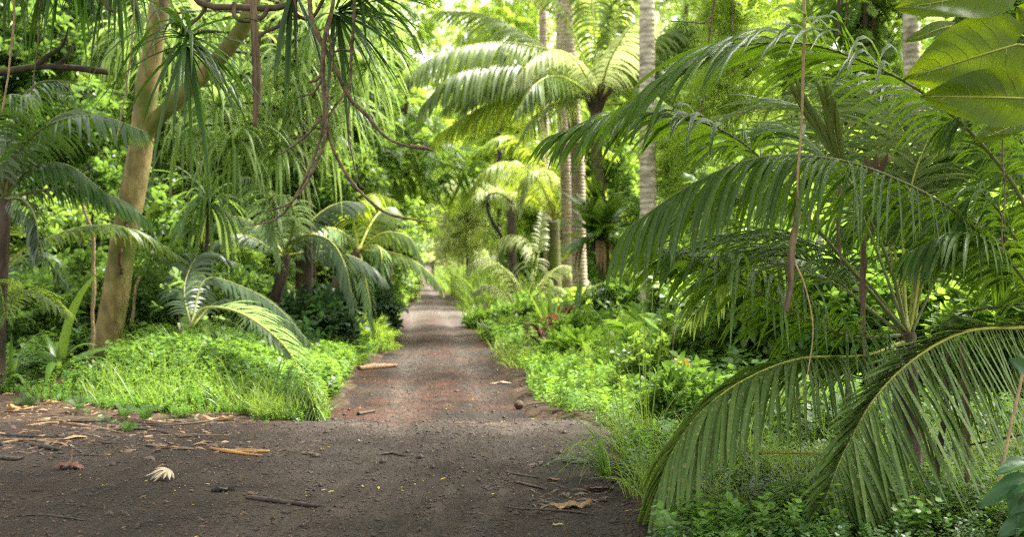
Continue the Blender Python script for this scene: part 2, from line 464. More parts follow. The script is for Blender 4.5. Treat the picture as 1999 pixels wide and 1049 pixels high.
SPOT = ((.30, .25, .12), 34., .60, .8)
M = dict(
    palm=leaf("palm leaflet", (.030, .074, .010), (.066, .128, .022), (.27, .46, .012), .46, .38, ((.24, .22, .09), 38., .62, .7)),
    palm_old=leaf("old palm leaflet", (.058, .118, .026), (.110, .170, .045), (.24, .36, .02), .34, .5, SPOT, None, .2),
    palm_new=leaf("young palm leaflet", (.09, .13, .02), (.13, .17, .03), (.25, .30, .02), .4, .4),
    rachis=bark("green leaf stalk", (.09, .11, .03), (.16, .17, .06), 14, rough=.5, bump=.1),
    rachis_y=bark("yellow green leaf stalk", (.22, .25, .04), (.36, .36, .08), 14, rough=.5, bump=.1),
    coco=leaf("coconut leaflet", (.045, .095, .022), (.15, .21, .065), (.36, .48, .06), .46, .36, ((.4, .34, .14), 4., .62, .5)),
    coco_pale=leaf("pale coconut leaflet", (.19, .25, .09), (.42, .46, .23), (.56, .64, .22), .48, .42),
    coco_lime=leaf("lime coconut leaflet", (.13, .21, .02), (.28, .36, .05), (.60, .72, .05), .5, .42),
    gloss=leaf("glossy palm leaflet", (.022, .062, .014), (.055, .115, .026), (.18, .32, .025), .36, .28, None, None, .6),
    coco_soft=leaf("soft green leaflet", (.10, .175, .07), (.20, .30, .135), (.34, .46, .14), .4, .4, None, None, .45),
    coco_grey=leaf("dull coconut leaflet", (.05, .085, .045), (.09, .13, .07), (.14, .2, .06), .3, .34),
    pandan=leaf("screw pine strap leaf", (.014, .045, .010), (.04, .09, .018), (.12, .26, .015), .34, .45, None, None, .3),
    pandan_pale=leaf("pale ribbon leaf", (.10, .18, .045), (.24, .33, .11), (.40, .56, .11), .48, .35),
    pandan_mid=leaf("green ribbon leaf", (.06, .14, .03), (.15, .25, .06), (.32, .50, .07), .42, .33),
    wood_leaf=leaf("woodland leaf", (.028, .070, .018), (.085, .15, .035), (.25, .42, .05), .45, .42),
    wood_mid=leaf("mid green leaf", (.055, .12, .022), (.14, .23, .05), (.38, .56, .06), .5, .42),
    wood_lime=leaf("sunny yellow green leaf", (.11, .20, .025), (.25, .36, .06), (.58, .76, .07), .52, .45),
    wood_haze=leaf("hazed far leaf", (.20, .28, .08), (.40, .46, .18), (.7, .8, .28), .5, .5),  # washed-out haze of the far end painted into the leaf colour
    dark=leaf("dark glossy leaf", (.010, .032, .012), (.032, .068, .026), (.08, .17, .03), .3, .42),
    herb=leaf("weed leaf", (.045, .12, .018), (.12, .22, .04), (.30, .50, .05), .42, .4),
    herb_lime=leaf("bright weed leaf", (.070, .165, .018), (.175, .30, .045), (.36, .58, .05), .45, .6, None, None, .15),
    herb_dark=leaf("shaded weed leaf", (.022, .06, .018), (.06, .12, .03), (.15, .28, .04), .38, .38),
    grass=leaf("grass blade", (.07, .14, .02), (.16, .25, .05), (.38, .52, .06), .45, .38),
    ti=leaf("red brown leaf", (.06, .016, .010), (.15, .05, .022), (.3, .08, .03), .35, .35),
    yellow=leaf("yellow leaf", (.42, .30, .02), (.55, .42, .05), (.7, .5, .04), .35, .5),
    dead=leaf("dead leaf", (.16, .09, .045), (.34, .23, .13), (.3, .2, .1), .15, .7),
    dead_dark=leaf("dark dead leaf", (.045, .026, .018), (.11, .065, .042), (.08, .05, .03), .08, .6),
    dead_pale=leaf("pale dry leaf", (.25, .20, .135), (.42, .35, .25), (.4, .33, .2), .12, .7),
    dead_red=leaf("red brown dry leaf", (.06, .020, .012), (.14, .052, .032), (.2, .08, .04), .1, .5),
    dead_orange=leaf("orange dry leaf", (.26, .12, .03), (.42, .24, .08), (.3, .15, .04), .1, .55),
    dead_grey=leaf("grey dry leaf", (.05, .055, .055), (.09, .095, .09), (.06, .06, .06), .05, .6),
    pothos=leaf("broad backlit leaf", (.026, .060, .006), (.070, .115, .010), (.36, .50, .008), .56, .46, ((.10, .10, .02), 9., .66, .5), None, .22),
    fern_dark=leaf("deep green broad leaf", (.016, .055, .018), (.035, .09, .03), (.08, .18, .03), .25, .42),
    nest=leaf("bird nest fern leaf", (.035, .10, .015), (.12, .22, .03), (.35, .5, .05), .42, .33),
    tan=bark("smooth tan bark", (.11, .08, .032), (.29, .232, .092), 6., 0, ((.075, .095, .012), 1.3, .47), .8, .5, (1, 1, .45)),
    tan_dark=bark("bark scar", (.035, .02, .012), (.09, .055, .03), 20),
    snag=bark("dark brown bark", (.025, .018, .013), (.10, .075, .055), 9., 0, None, .9, .7, (1, 1, .25)),
    brown=bark("brown bark", (.05, .036, .025), (.13, .095, .065), 7., 0, ((.06, .08, .02), 2., .6), .9, .6, (1, 1, .4)),
    cocobark=bark("pale palm bark", (.22, .165, .115), (.56, .47, .36), 5., 3.2, None, .85, .5, (1, 1, 2.5)),
    whitebark=bark("whitish palm bark", (.26, .21, .16), (.72, .64, .53), 4., 2.6, ((.20, .17, .10), 1.6, .58), .85, .5, (1, 1, 2.2)),
    mossbark=bark("mossy palm bark", (.06, .06, .03), (.17, .15, .07), 8., 4., ((.10, .13, .02), 3., .47), .9, .6),
    mossbranch=bark("mossy branch bark", (.02, .016, .012), (.07, .055, .035), 12., 0, ((.07, .09, .015), 4., .5), .9, .7),
    vine=bark("vine bark", (.045, .033, .019), (.20, .15, .09), 16., 0, None, .8, .6),
    vine_pale=bark("pale vine bark", (.20, .14, .07), (.36, .27, .15), 20., 0, None, .8, .4),
    root=bark("fibrous root", (.06, .042, .028), (.22, .155, .10), 16., 0, None, .9, .8, (1, 1, .12)),
    stick=bark("wet stick", (.014, .010, .009), (.055, .038, .03), 18., 0, None, .55, .5),
    stick_tan=bark("dry stick", (.14, .09, .055), (.30, .21, .13), 14., 0, None, .85, .4),
    stone=bark("brown husk", (.05, .03, .02), (.12, .075, .05), 10., 0, None, .85, .5),
)

def soil(name, road):
    m, t, N, ln = nodes(name)
    out, pr = N("OutputMaterial"), N("BsdfPrincipled")
    tc = N("TexCoord")
    def noi(sc, det, stretch=None, rough=.6):
        n = N("TexNoise"); n.inputs["Scale"].default_value = sc; n.inputs["Detail"].default_value = det; n.inputs["Roughness"].default_value = rough
        if stretch:
            mp = N("Mapping"); mp.inputs["Scale"].default_value = stretch; ln(tc.outputs["Object"], mp.inputs[0]); ln(mp.outputs[0], n.inputs["Vector"])
        else:
            ln(tc.outputs["Object"], n.inputs["Vector"])
        return n.outputs["Fac"]
    def ramp(f, stops):
        r = N("ValToRGB"); cr = r.color_ramp
        while len(cr.elements) < len(stops): cr.elements.new(.5)
        for el, (p, c) in zip(cr.elements, stops): el.position, el.color = p, (*c, 1)
        ln(f, r.inputs[0]); return r.outputs[0]
    def mix(a, b, f, mode='MIX', fac=None):
        x = N("Mix"); x.data_type = 'RGBA'; x.blend_type = mode
        ln(a, x.inputs["A"]); ln(b, x.inputs["B"])
        if fac is None: ln(f, x.inputs["Factor"])
        else: x.inputs["Factor"].default_value = fac
        return x.outputs["Result"]
    if road:
        big = noi(1.1, 6, (.9, .6, 1))
        c = ramp(big, [(.34, (.016, .0135, .0125)), (.45, (.023, .0175, .0148)), (.57, (.056, .0245, .0145)), (.68, (.027, .0235, .0225))])
        mid = ramp(noi(7, 8, (1.6, .7, 1)), [(.3, (.55, .53, .52)), (.62, (1.08, 1.04, 1.0))])
        c = mix(c, mid, None, 'MULTIPLY', .85)
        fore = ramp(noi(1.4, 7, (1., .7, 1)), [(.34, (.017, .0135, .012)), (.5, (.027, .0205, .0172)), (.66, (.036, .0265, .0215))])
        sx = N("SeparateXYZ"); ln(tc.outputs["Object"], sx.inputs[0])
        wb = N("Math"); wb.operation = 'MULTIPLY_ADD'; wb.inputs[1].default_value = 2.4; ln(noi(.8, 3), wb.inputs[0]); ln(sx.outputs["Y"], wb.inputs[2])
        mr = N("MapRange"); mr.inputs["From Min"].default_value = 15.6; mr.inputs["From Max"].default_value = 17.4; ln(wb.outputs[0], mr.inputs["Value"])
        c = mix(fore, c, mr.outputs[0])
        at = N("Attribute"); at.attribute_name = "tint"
        dry_lit_c = ramp(noi(3, 6), [(.3, (.060, .049, .042)), (.7, (.112, .095, .084))])
        c = mix(c, dry_lit_c, at.outputs["Fac"])  # paler tone for worn tracks and for painted light bands
        streak = ramp(noi(5, 7, (3.2, .35, 1), .7), [(.32, (.50, .48, .47)), (.5, (1, 1, 1)), (.68, (1.35, 1.33, 1.3))])
        c = mix(c, streak, None, 'MULTIPLY', .75)
        fine = ramp(noi(48, 9, None, .85), [(.36, (.30, .28, .27)), (.5, (1, 1, 1)), (.66, (1.9, 1.84, 1.75))])
        c = mix(c, fine, None, 'MULTIPLY', .9)
    else:
        c = ramp(noi(3, 8), [(.35, (.022, .016, .012)), (.55, (.055, .036, .024)), (.7, (.10, .07, .042))])
        fine = ramp(noi(40, 6, None, .7), [(.35, (.5, .5, .5)), (.6, (1.2, 1.15, 1.05))])
        c = mix(c, fine, None, 'MULTIPLY', .8)
    ln(c, pr.inputs["Base Color"])
    rr = ramp(noi(2.2, 4), [(.35, (.7, .7, .7)), (.65, (.95, .95, .95))])
    ln(rr, pr.inputs["Roughness"])
    pr.inputs["Specular IOR Level"].default_value = .12
    b1 = N("Bump"); b1.inputs["Strength"].default_value = .8; b1.inputs["Distance"].default_value = .035
    ln(noi(24, 9, None, .72), b1.inputs["Height"])
    ln(b1.outputs[0], pr.inputs["Normal"])
    ln(pr.outputs[0], out.inputs[0])
    return m
M['road'] = soil("dirt road soil", True)
M['soil'] = soil("forest soil", False)

# ------------------------------------------------------------------ ground and road
def sheet(name, X, Y, Z, mat, tint=None):
    mb = MB(); a, b = X.shape
    i = np.arange(a - 1)[:, None] * b + np.arange(b - 1)[None, :]
    mb.add(np.stack([X, Y, Z], -1).reshape(-1, 3), np.stack([i, i + 1, i + b + 1, i + b], -1).reshape(-1, 4), None, .5 if tint is None else tint.reshape(-1))
    return tag(mb.build(name, mat), kind='structure')

def road_z(X, Y):
    X, Y = np.broadcast_arrays(np.asarray(X, float), np.asarray(Y, float))
    mid = -.0683 * Y + .342
    Q = np.stack([X, Y, 0 * X], -1)
    Z = .004 + .006 * noise3(Q * [1.5, .5, 1], 2.1, 3) + .004 * noise3(Q, 6, 4) + .004 * noise3(Q, 15, 6)
    for off in (-.62, .62):                                   # wheel ruts
        Z = Z - .028 * np.exp(-((X - mid - off - .06 * np.sin(Y * .6)) / .17) ** 2)
    Z = Z + .022 * np.exp(-((X - mid) / .35) ** 2)
    for cxx, sl in ((-.81, .068), (-.46, .10), (.10, .12), (-1.6, .09)):     # tracks where cars turned in the foreground
        Z = Z - .030 * np.exp(-((X - (cxx + sl * (Y - 9.5))) / .10) ** 2) * sstep(14, 11.5, Y) + .018 * np.exp(-((X - .2 - (cxx + sl * (Y - 9.5))) / .08) ** 2) * sstep(14, 11.5, Y)
    Z = Z + .025 * np.exp(-((Y - 15.2 - .3 * np.sin(X * 1.3)) / .6) ** 2) * sstep(-3.6, -1.8, X)
    Z = Z - .13 * sstep(15.5, 17.2, Y + .35 * noise3(np.stack([X, 0 * X, 0 * X], -1), 1.3, 8)) * (1 - sstep(24, 34, Y)) + .09 * sstep(44, 54, Y) * (1 - sstep(60, 75, Y))
    return Z + 3.2 * sstep(120, 300, Y)

def surf_z(x, y):
    """height of whatever lies on top at x, y: the road inside its edges, else the forest soil"""
    x, y = np.asarray(x, float), np.asarray(y, float)
    l_ = np.where(y < 15.8, -13.4, road_l(y)); r_ = np.where(y < 14.6, 1.0, road_r(y))
    return np.where((x > l_ + .06) & (x < r_ - .06), road_z(x, y), gz(x, y) - .035)

def at_px(px, py):
    """the spot on the ground seen at photo pixel px, py"""
    d = H * F / (py - CY); z = 0.
    for _ in range(12):
        z = .5 * z + .5 * float(surf_z((px - CX) / F * d, d)); d = (H - z) * F / (py - CY)
    x = (px - CX) / F * d
    return np.array([x, d, float(surf_z(x, d))])

ys = np.concatenate([np.linspace(-60, 5, 20), np.arange(5.3, 60, .3), np.linspace(62, 420, 60)])
xs = np.concatenate([np.linspace(-260, -16, 22), np.arange(-15.6, 16, .2), np.linspace(16.4, 260, 22)])
X, Y = np.meshgrid(xs, ys)
inn = np.minimum(X - np.where(Y < 15.4, -13, road_l(Y)), np.where(Y < 14.2, .95, road_r(Y)) - X)      # the road bed lies lower
sheet("ground", X, Y, gz(X, Y) - .035 - .30 * sstep(.05, .45, inn), M['soil'])

yr = np.concatenate([np.linspace(-12, 6, 20), np.arange(6.1, 32, .07), np.linspace(32.2, 60, 100), np.linspace(61, 300, 140)])
tt = np.linspace(0, 1, 150)
lf = np.where(yr < 15.2, -13.5, road_l(yr)); lf = np.where((yr >= 15.2) & (yr < 16.4), -13.5 + (road_l(yr) + 13.5) * sstep(15.2, 16.4, yr), lf)
rt = np.where(yr < 13, .98 + .09 * np.sin(yr * 2.1) + .05 * np.sin(yr * 5.3), road_r(yr))
rt = np.where((yr >= 13) & (yr < 14.6), .98 + (1.45 - .98) * sstep(13, 14.6, yr), rt); rt = np.where((yr >= 14.6) & (yr < 15.6), 1.45 + (road_r(yr) - 1.45) * sstep(14.6, 15.6, yr), rt)
X = lf[:, None] + (rt - lf)[:, None] * tt[None] ; Y = np.repeat(yr[:, None], 150, 1)
Z = road_z(X, Y); mid = -.0683 * Y + .342
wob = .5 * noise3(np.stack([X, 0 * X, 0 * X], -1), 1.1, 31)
dry = .08 + 1.15 * np.exp(-((Y - 15.0 - wob) / .7) ** 2) * (.6 + .4 * noise3(np.stack([X, Y, 0 * X], -1), 2.6, 33)) * (.25 + .75 * sstep(-3.4, -1.2, X)) + .8 * np.exp(-((Y - 55) / 9) ** 2) + .35 * sstep(60, 90, Y) + .22 * np.exp(-((Y - 27) / 2.2) ** 2) - .25 * np.exp(-((Y - 18.5) / 1.6) ** 2) - .2 * np.exp(-((Y - 23) / 1.5) ** 2)  # sunlit bands, shade between them and bright far end painted as soil tone
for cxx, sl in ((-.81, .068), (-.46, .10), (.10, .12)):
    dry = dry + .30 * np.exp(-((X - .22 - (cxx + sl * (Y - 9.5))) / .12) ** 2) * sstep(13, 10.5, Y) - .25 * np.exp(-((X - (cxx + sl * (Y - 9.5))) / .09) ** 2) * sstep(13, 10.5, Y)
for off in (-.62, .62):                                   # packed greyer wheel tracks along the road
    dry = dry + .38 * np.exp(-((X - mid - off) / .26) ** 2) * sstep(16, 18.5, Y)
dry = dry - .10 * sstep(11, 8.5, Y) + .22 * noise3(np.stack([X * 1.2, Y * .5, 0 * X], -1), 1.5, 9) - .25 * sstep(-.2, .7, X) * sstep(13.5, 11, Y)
edge = np.minimum(X - lf[:, None], rt[:, None] - X)
Z = Z - .05 * (1 - sstep(0, .12, edge))
sheet("dirt_road", X, Y, Z, M['road'], np.clip(dry, 0, 1))  # dry holds the worn tracks and the painted light bands and shade

# ------------------------------------------------------------------ the two palms in front, right of the road
def fr(root, pts, mats, n=48, **kw):
    mb = MB(); frond(mb, PP(pts), n=n, **kw)
    return mb.build('frond', mats, root)

PM = [M['palm'], M['rachis']]
OM = [M['palm_old'], M['rachis_y']]
base = P(1770, 974, 10.5); base[2] = gz(base[0], base[1])
p1 = thing('palm', 'clump-forming green palm in front, a low frond bending left to the ground', 'palm', base)
mb = MB(); tube(mb, crv([base - [0, 0, .1], P(1768, 820, 10.5), P(1770, 650, 10.5)], 14), [.14, .11, .07], 10, .5, 0, .15); mb.build('stem', M['snag'], p1)
# upper left frond with a hanging comb of leaflets
fr(p1, [(1770, 650, 10.5), (1690, 560, 10.4), (1590, 440, 10.3), (1470, 295, 10.2), (1350, 232, 10.1), (1220, 222, 10.0), (1085, 262, 9.9)], PM, 54, L=.76, W=.035, droop=1.5, lift=.32, hang=.2, start=.38, r=.011, fold=.22, jit=.2)
# the frond reaching left at mid height
fr(p1, [(1770, 655, 10.5), (1650, 655, 10.2), (1500, 582, 10.0), (1400, 528, 9.9), (1290, 490, 9.8)], PM, 58, L=1.0, W=.042, droop=2.0, lift=.6, hang=.1, start=.12, r=.013, side=(1, 1), fold=.22, jit=.2)
# old lower frond bending down to the ground
fr(p1, [(1765, 668, 10.45), (1690, 695, 10.2), (1560, 702, 9.9), (1450, 745, 9.7), (1365, 810, 9.55), (1310, 890, 9.45), (1282, 965, 9.4)], OM, 92, L=.80, W=.039, droop=1.7, lift=.25, hang=.35, start=.06, r=.012, tip=.6, fold=.2, jit=.2)
# rear fronds of the clump
for pts, k in (([(1770, 650, 10.5), (1700, 460, 10.9), (1640, 340, 11.2), (1540, 270, 11.5), (1380, 290, 11.8)], 1.),
               ([(1770, 650, 10.5), (1765, 450, 11.0), (1800, 300, 11.4), (1870, 200, 11.8), (1960, 190, 12.2)], 1.),
               ([(1775, 650, 10.5), (1740, 450, 11.2), (1720, 320, 11.8), (1700, 210, 12.4), (1670, 150, 13.0)], 1.),
               ([(1770, 650, 10.5), (1680, 540, 11.0), (1570, 475, 11.4), (1450, 468, 11.8), (1340, 500, 12.1)], .9),
               ([(1768, 655, 10.5), (1690, 600, 10.7), (1600, 520, 10.9), (1500, 500, 11.1), (1400, 540, 11.3)], 1.15),
               ([(1772, 655, 10.6), (1790, 560, 10.9), (1850, 470, 11.2), (1920, 470, 11.4), (1960, 540, 11.5)], 1.1),
               ([(1780, 650, 10.6), (1840, 520, 11.0), (1900, 440, 11.3), (1980, 430, 11.6), (2060, 500, 11.9)], .9),
               ([(1780, 655, 10.6), (1800, 560, 11.0), (1830, 500, 11.4), (1800, 440, 11.8), (1700, 430, 12.2)], .8),
               ([(1760, 655, 10.6), (1640, 560, 11.4), (1540, 520, 12.0), (1430, 540, 12.5), (1350, 620, 12.9)], 1.),
               ([(1765, 655, 10.6), (1660, 520, 10.8), (1580, 440, 11.0), (1500, 400, 11.2), (1400, 400, 11.4), (1310, 450, 11.5)], 1.),
               ([(1775, 655, 10.6), (1820, 420, 11.2), (1880, 310, 11.6), (1960, 270, 12.0), (2040, 300, 12.3)], 1.),
               ([(1775, 655, 10.6), (1790, 400, 11.4), (1760, 250, 12.0), (1680, 180, 12.6), (1560, 190, 13.2)], 1.),
               ([(1770, 655, 10.6), (1720, 420, 11.4), (1650, 270, 12.0), (1540, 210, 12.6), (1420, 230, 13.2)], 1.)):
    fr(p1, pts, PM if pts[-1][2] < 12.2 else [M['coco'], M['rachis_y']], 48, L=.72 * k, W=.035, droop=1.2, lift=.35, start=.3, r=.010, fold=.2, jit=.2)  # furthest fronds take a lighter leaf, backlit glow put into the colour
# folded spear leaf standing up in the middle
mb = MB()
for (bx, by), (tx, ty), (mx, my) in (((1636, 312), (1545, 150), (1578, 215)), ((1642, 318), (1600, 160), (1622, 225))):
    C = crv([P(bx, by, 10.45), P(mx, my, 10.4), P(tx, ty, 10.35)], 14)
    n = 22; t = np.linspace(0, .75, n); i = (t * 13).astype(int)
    T = nrm(np.gradient(C, axis=0))
    for sg in (1, -1):
        d = T[i] * 1.0 + np.array([sg * .09, 0, 0]) + R.normal(0, .015, (n, 3))
        strips(mb, C[i] + np.array([sg * .012, 0, 0]), d, np.tile([1., .25, 0], (n, 1)), .42 * (1.05 - t * .6), .036, 0.05, 4, None, .1, R.uniform(0, 1, n))
tube(mb, crv([P(1770, 648, 10.5), P(1730, 500, 10.5), P(1640, 318, 10.45)], 20), [.016, .01], 7, .5, 1)
mb.build('spear_leaf', [M['palm_new'], M['rachis']], p1)
mb = MB()                                            # dead leaf sheaths hanging in the clump
for px, a_, b_, wd in ((1688, 445, 720, .030), (1545, 470, 600, .026), (1640, 360, 520, .02)):
    C = crv([P(px, a_, 10.2), P(px - 4, (a_ + b_) / 2, 10.2), P(px + 2, b_, 10.15)], 12)
    tube(mb, C, [wd * .4, wd, wd * .7, wd * .3], 6, .4, 0, .35, px)
mb.build('dead_sheath', M['root'], p1)
mb = MB()
for k in range(3):
    c = P(1700 + k * 9, 345 - k * 3, 10.0)
    strips(mb, c[None], np.array([[.25 * (k - 1), -.1, .9]]), np.array([[1., .2, 0]]), .16, .05, .6, 4, None, .3, .6)
mb.build('dry_husk', M['dead_dark'], p1)

base = P(2080, 985, 10.2); base[2] = gz(base[0], base[1])
p2 = thing('palm', 'green palm cut by the right edge, a broad flecked frond fanning to the ground', 'palm', base)
crn = (2075, 640, 10.0)
mb = MB(); tube(mb, crv([base - [0, 0, .1], P(2078, 800, 10.1), P(*crn)], 14), [.15, .11, .07], 10, .5, 0, .15); mb.build('stem', M['snag'], p2)
# top frond
fr(p2, [crn, (2010, 420, 9.9), (1920, 285, 9.8), (1810, 187, 9.7), (1690, 122, 9.6), (1560, 84, 9.5), (1410, 100, 9.4), (1245, 195, 9.3)], PM, 62, L=1.0, W=.037, droop=1.3, lift=.34, hang=.08, start=.28, r=.013, fold=.22, jit=.18, a0=66, a1=24, tip=.5)
# middle frond, dark, leaflets hanging straight down
fr(p2, [crn, (1999, 545, 9.85), (1880, 425, 9.7), (1750, 350, 9.6), (1620, 309, 9.5), (1480, 308, 9.45), (1350, 360, 9.4), (1225, 445, 9.35)], PM, 66, L=.76, W=.036, droop=2.0, lift=.22, hang=.6, start=.25, r=.012, tip=.6, tint=.35, fold=.22, jit=.2)
# broad front frond reaching the ground
fr(p2, [crn, (1990, 640, 9.6), (1885, 648, 9.35), (1786, 700, 9.15), (1706, 780, 9.0), (1645, 890, 8.9), (1608, 985, 8.85)], OM, 118, L=.98, W=.043, droop=.30, lift=.0, hang=.02, start=.08, r=.013, a0=(14, 118), a1=(20, 34), tip=.6, fold=.18, jit=.16, up=(-.1, -1., .3), side=(.45, 1))
for pts, k in (([crn, (1990, 480, 9.8), (1940, 400, 9.8), (1900, 380, 9.8), (1850, 470, 9.8)], .8),
               ([crn, (2040, 420, 9.9), (1990, 270, 9.9), (1930, 200, 9.9), (1850, 240, 9.9)], .9),
               ([crn, (2000, 540, 10.4), (1930, 460, 10.8), (1850, 400, 11.1), (1740, 390, 11.4), (1650, 440, 11.6)], 1.),
               ([crn, (2050, 400, 10.2), (2000, 230, 10.5), (1960, 110, 10.8), (1900, 60, 11.1)], .9),
               ([crn, (2010, 560, 9.7), (1940, 480, 9.6), (1860, 455, 9.5), (1780, 490, 9.45)], .8),
               ([crn, (2060, 420, 10.6), (1990, 320, 11.0), (1900, 290, 11.4), (1800, 330, 11.7)], 1.),
               ([crn, (2120, 450, 10.0), (2180, 330, 10.0), (2280, 300, 10.0), (2380, 380, 10.)], 1.)):
    fr(p2, pts, PM, 48, L=.76 * k, W=.036, droop=1.6, lift=.2, hang=.3, start=.25, r=.012, fold=.2, jit=.2)
mb = MB()                                            # brown dead petiole hanging to the ground
C = crv([P(1878, 670, 9.6), P(1886, 780, 9.55), P(1888, 900, 9.5), P(1889, 1005, 9.5)], 20)
tube(mb, C, [.022, .03, .024, .014], 8, .5, 0, .2)
mb.build('dead_sheath', M['root'], p2)
mb = MB()
C = crv([P(1850, 690, 9.75), P(1846, 800, 9.7), P(1830, 930, 9.7), P(1868, 985, 9.65)], 20)
tube(mb, C, [.012, .02, .028, .012], 8, .5, 0, .2)
mb.build('dead_sheath', M['snag'], p2)
mb = MB(); tube(mb, crv([P(1960, 430, 9.9), P(1964, 480, 9.9), P(1972, 510, 9.9)], 10), [.008, .028, .012], 7, .5, 0, .3)
mb.build('dead_sheath', M['snag'], p2)

# ------------------------------------------------------------------ broad leaves and lianas at the right edge
def broad_leaf(mb, b, t, width, nor, cup=.12, sag=.12, seg=0, notch=.06, mi=0, mr=1, tint=.5, rib=.008):
    """a heart shaped leaf from base b to tip t, folded a little along its midrib, with side veins in relief"""
    seg = seg or (64 if width > .3 else 16); nv = 25 if width > .3 else 13; hv_ = nv // 2
    b, t = np.asarray(b, float), np.asarray(t, float)
    ax = t - b; L = np.linalg.norm(ax); ax /= L
    nn = np.asarray(nor, float); nn = nrm(nn - ax * (nn @ ax)); sd = np.cross(nn, ax)
    u = np.linspace(0, 1, seg + 1); v = np.linspace(-1, 1, nv)
    prof = np.interp(u, [0, .06, .18, .35, .55, .75, .9, 1], [.30, .72, .96, 1, .86, .55, .24, .0])
    U, Vv = np.meshgrid(u, v, indexing='ij')
    wv = Vv * prof[:, None] * width / 2
    back = -notch * L * np.abs(Vv) ** 1.5 * (1 - U) ** 4 * 2
    h = cup * width * np.abs(Vv) ** 1.4 * prof[:, None] - sag * L * U ** 2 + .014 * np.abs(np.sin((U * 4.5 - np.abs(Vv) ** 1.3 * .95) * 3.1416)) * np.abs(Vv) ** .6 * (1 - np.abs(Vv) ** 4) * width * 1.6 + .03 * width * np.sin(U * 11 + Vv * 2) * Vv ** 2 + .02 * width * np.sin(Vv * 5 + U * 7)
    V = b + ax * (U * L + back)[..., None] + sd * wv[..., None] + nn * h[..., None]
    i = np.arange(seg)[:, None] * nv + np.arange(nv - 1)[None, :]
    mb.add(V.reshape(-1, 3), np.stack([i, i + 1, i + nv + 1, i + nv], -1).reshape(-1, 4), None, tint, mi)
    tube(mb, V[:, hv_] - nn * .002, np.linspace(rib, rib * .25, seg + 1), 6, .5, mr)
    if width > .3:                                      # paler side veins
        for n_ in range(1, 9):
            for q in (1, -1):
                vv = np.arange(0, hv_ - 1); uu = np.clip(((n_ / 4.5 / 2 + (vv / hv_) ** 1.3 * .95 / 4.5) * seg).astype(int), 0, seg)
                tube(mb, V[uu, hv_ + q * vv] - nn * .0012, np.linspace(.0020, .0006, len(vv)), 4, .5, mr, cap=False)

vb = P(2100, 1000, 9.0); vb[2] = gz(vb[0], vb[1])
pv = thing('climbing_plant', 'climber with broad heart-shaped yellow green leaves in the top right corner', 'climber', vb)
mb = MB(); tube(mb, crv([vb, P(2110, 600, 8.9), P(2085, 250, 8.7), P(2070, -100, 8.6), P(2040, -300, 8.6)], 24), [.03, .022], 8, .5, 0, .15); mb.build('stem', M['vine'], pv)
for (bx, by), (tx, ty), wd, dd, nor, tnt in (((1985, 86), (1772, 148), .51, 8.5, (-.1, -1, .05), .6), ((2012, 192), (1806, 184), .38, 8.4, (.02, -1, .0), .55),
                                        ((1955, -12), (1752, 2), .36, 8.5, (0, -1, .5), .3), ((1858, 50), (1768, 72), .16, 8.9, (0, -.7, .8), .1),
                                        ((2040, 225), (1900, 262), .34, 8.7, (.2, -.5, 1), .1), ((2060, 60), (1990, 10), .4, 8.6, (0, -1, .2), .4)):
    mb = MB()
    broad_leaf(mb, P(bx, by, dd), P(tx, ty, dd - .05), wd, nor, cup=.05, tint=tnt, rib=.007)
    tube(mb, crv([P(2080, by + 60, dd + .1), P((2080 + bx) / 2, by + 10, dd + .05), P(bx, by, dd)], 8), [.009, .007], 6, .5, 1)
    mb.build('leaf', [M['pothos'], M['rachis_y']], pv)
sb = P(2060, 1049, 8.6); sb[2] = gz(sb[0], sb[1])
ps = thing('shrub', 'low shrub with shiny blue green leaves in the bottom right corner', 'shrub', sb)
mb = MB(); tube(mb, crv([sb, P(2040, 980, 8.5), P(2010, 930, 8.45)], 8), [.012, .006], 6); mb.build('stem', M['vine'], ps)
for (bx, by), (tx, ty), wd, nor in (((2010, 905), (1942, 922), .14, (.1, -.4, 1)), ((2015, 935), (1908, 985), .17, (.2, -.5, 1)), ((2000, 955), (1972, 1010), .2, (.3, -.9, .5)), ((2030, 975), (1990, 1040), .2, (.2, -.8, .6)),
                                ((2030, 735), (1972, 700), .13, (.1, -1, .15)), ((2020, 1010), (1945, 1046), .16, (.1, -.6, 1))):
    mb = MB(); broad_leaf(mb, P(bx, by, 8.4), P(tx, ty, 8.35), wd, nor, cup=.18, sag=.1, notch=.0, rib=.004)
    tube(mb, crv([P(2035, by + 30, 8.47), P((2035 + bx) / 2, by + 8, 8.43), P(bx, by, 8.4)], 6), .004, 5, .5, 1)
    mb.build('leaf', [M['fern_dark'], M['rachis']], ps)

def vine(pts, r, label, mat='vine', sides=7, seed=0, wob=.012, extra=(), group=None):
    mb = MB(); C = crv(PP(pts), 60)
    C = C + wob * np.stack([noise3(C, 4, seed), 0 * C[:, 0], 0 * C[:, 0]], 1)
    tube(mb, C, r, sides, .5, 0, .25, seed)
    for q, rr in extra:
        C = crv(PP(q), 26); C = C + wob * .6 * np.stack([noise3(C, 5, seed + 3), 0 * C[:, 0], noise3(C, 5, seed + 4)], 1)
        tube(mb, C, rr, 6, .5, 0, .25, seed + 1)
    o = mb.build('vine', M[mat], None, C[0])
    return tag(o, label, 'vine', group)

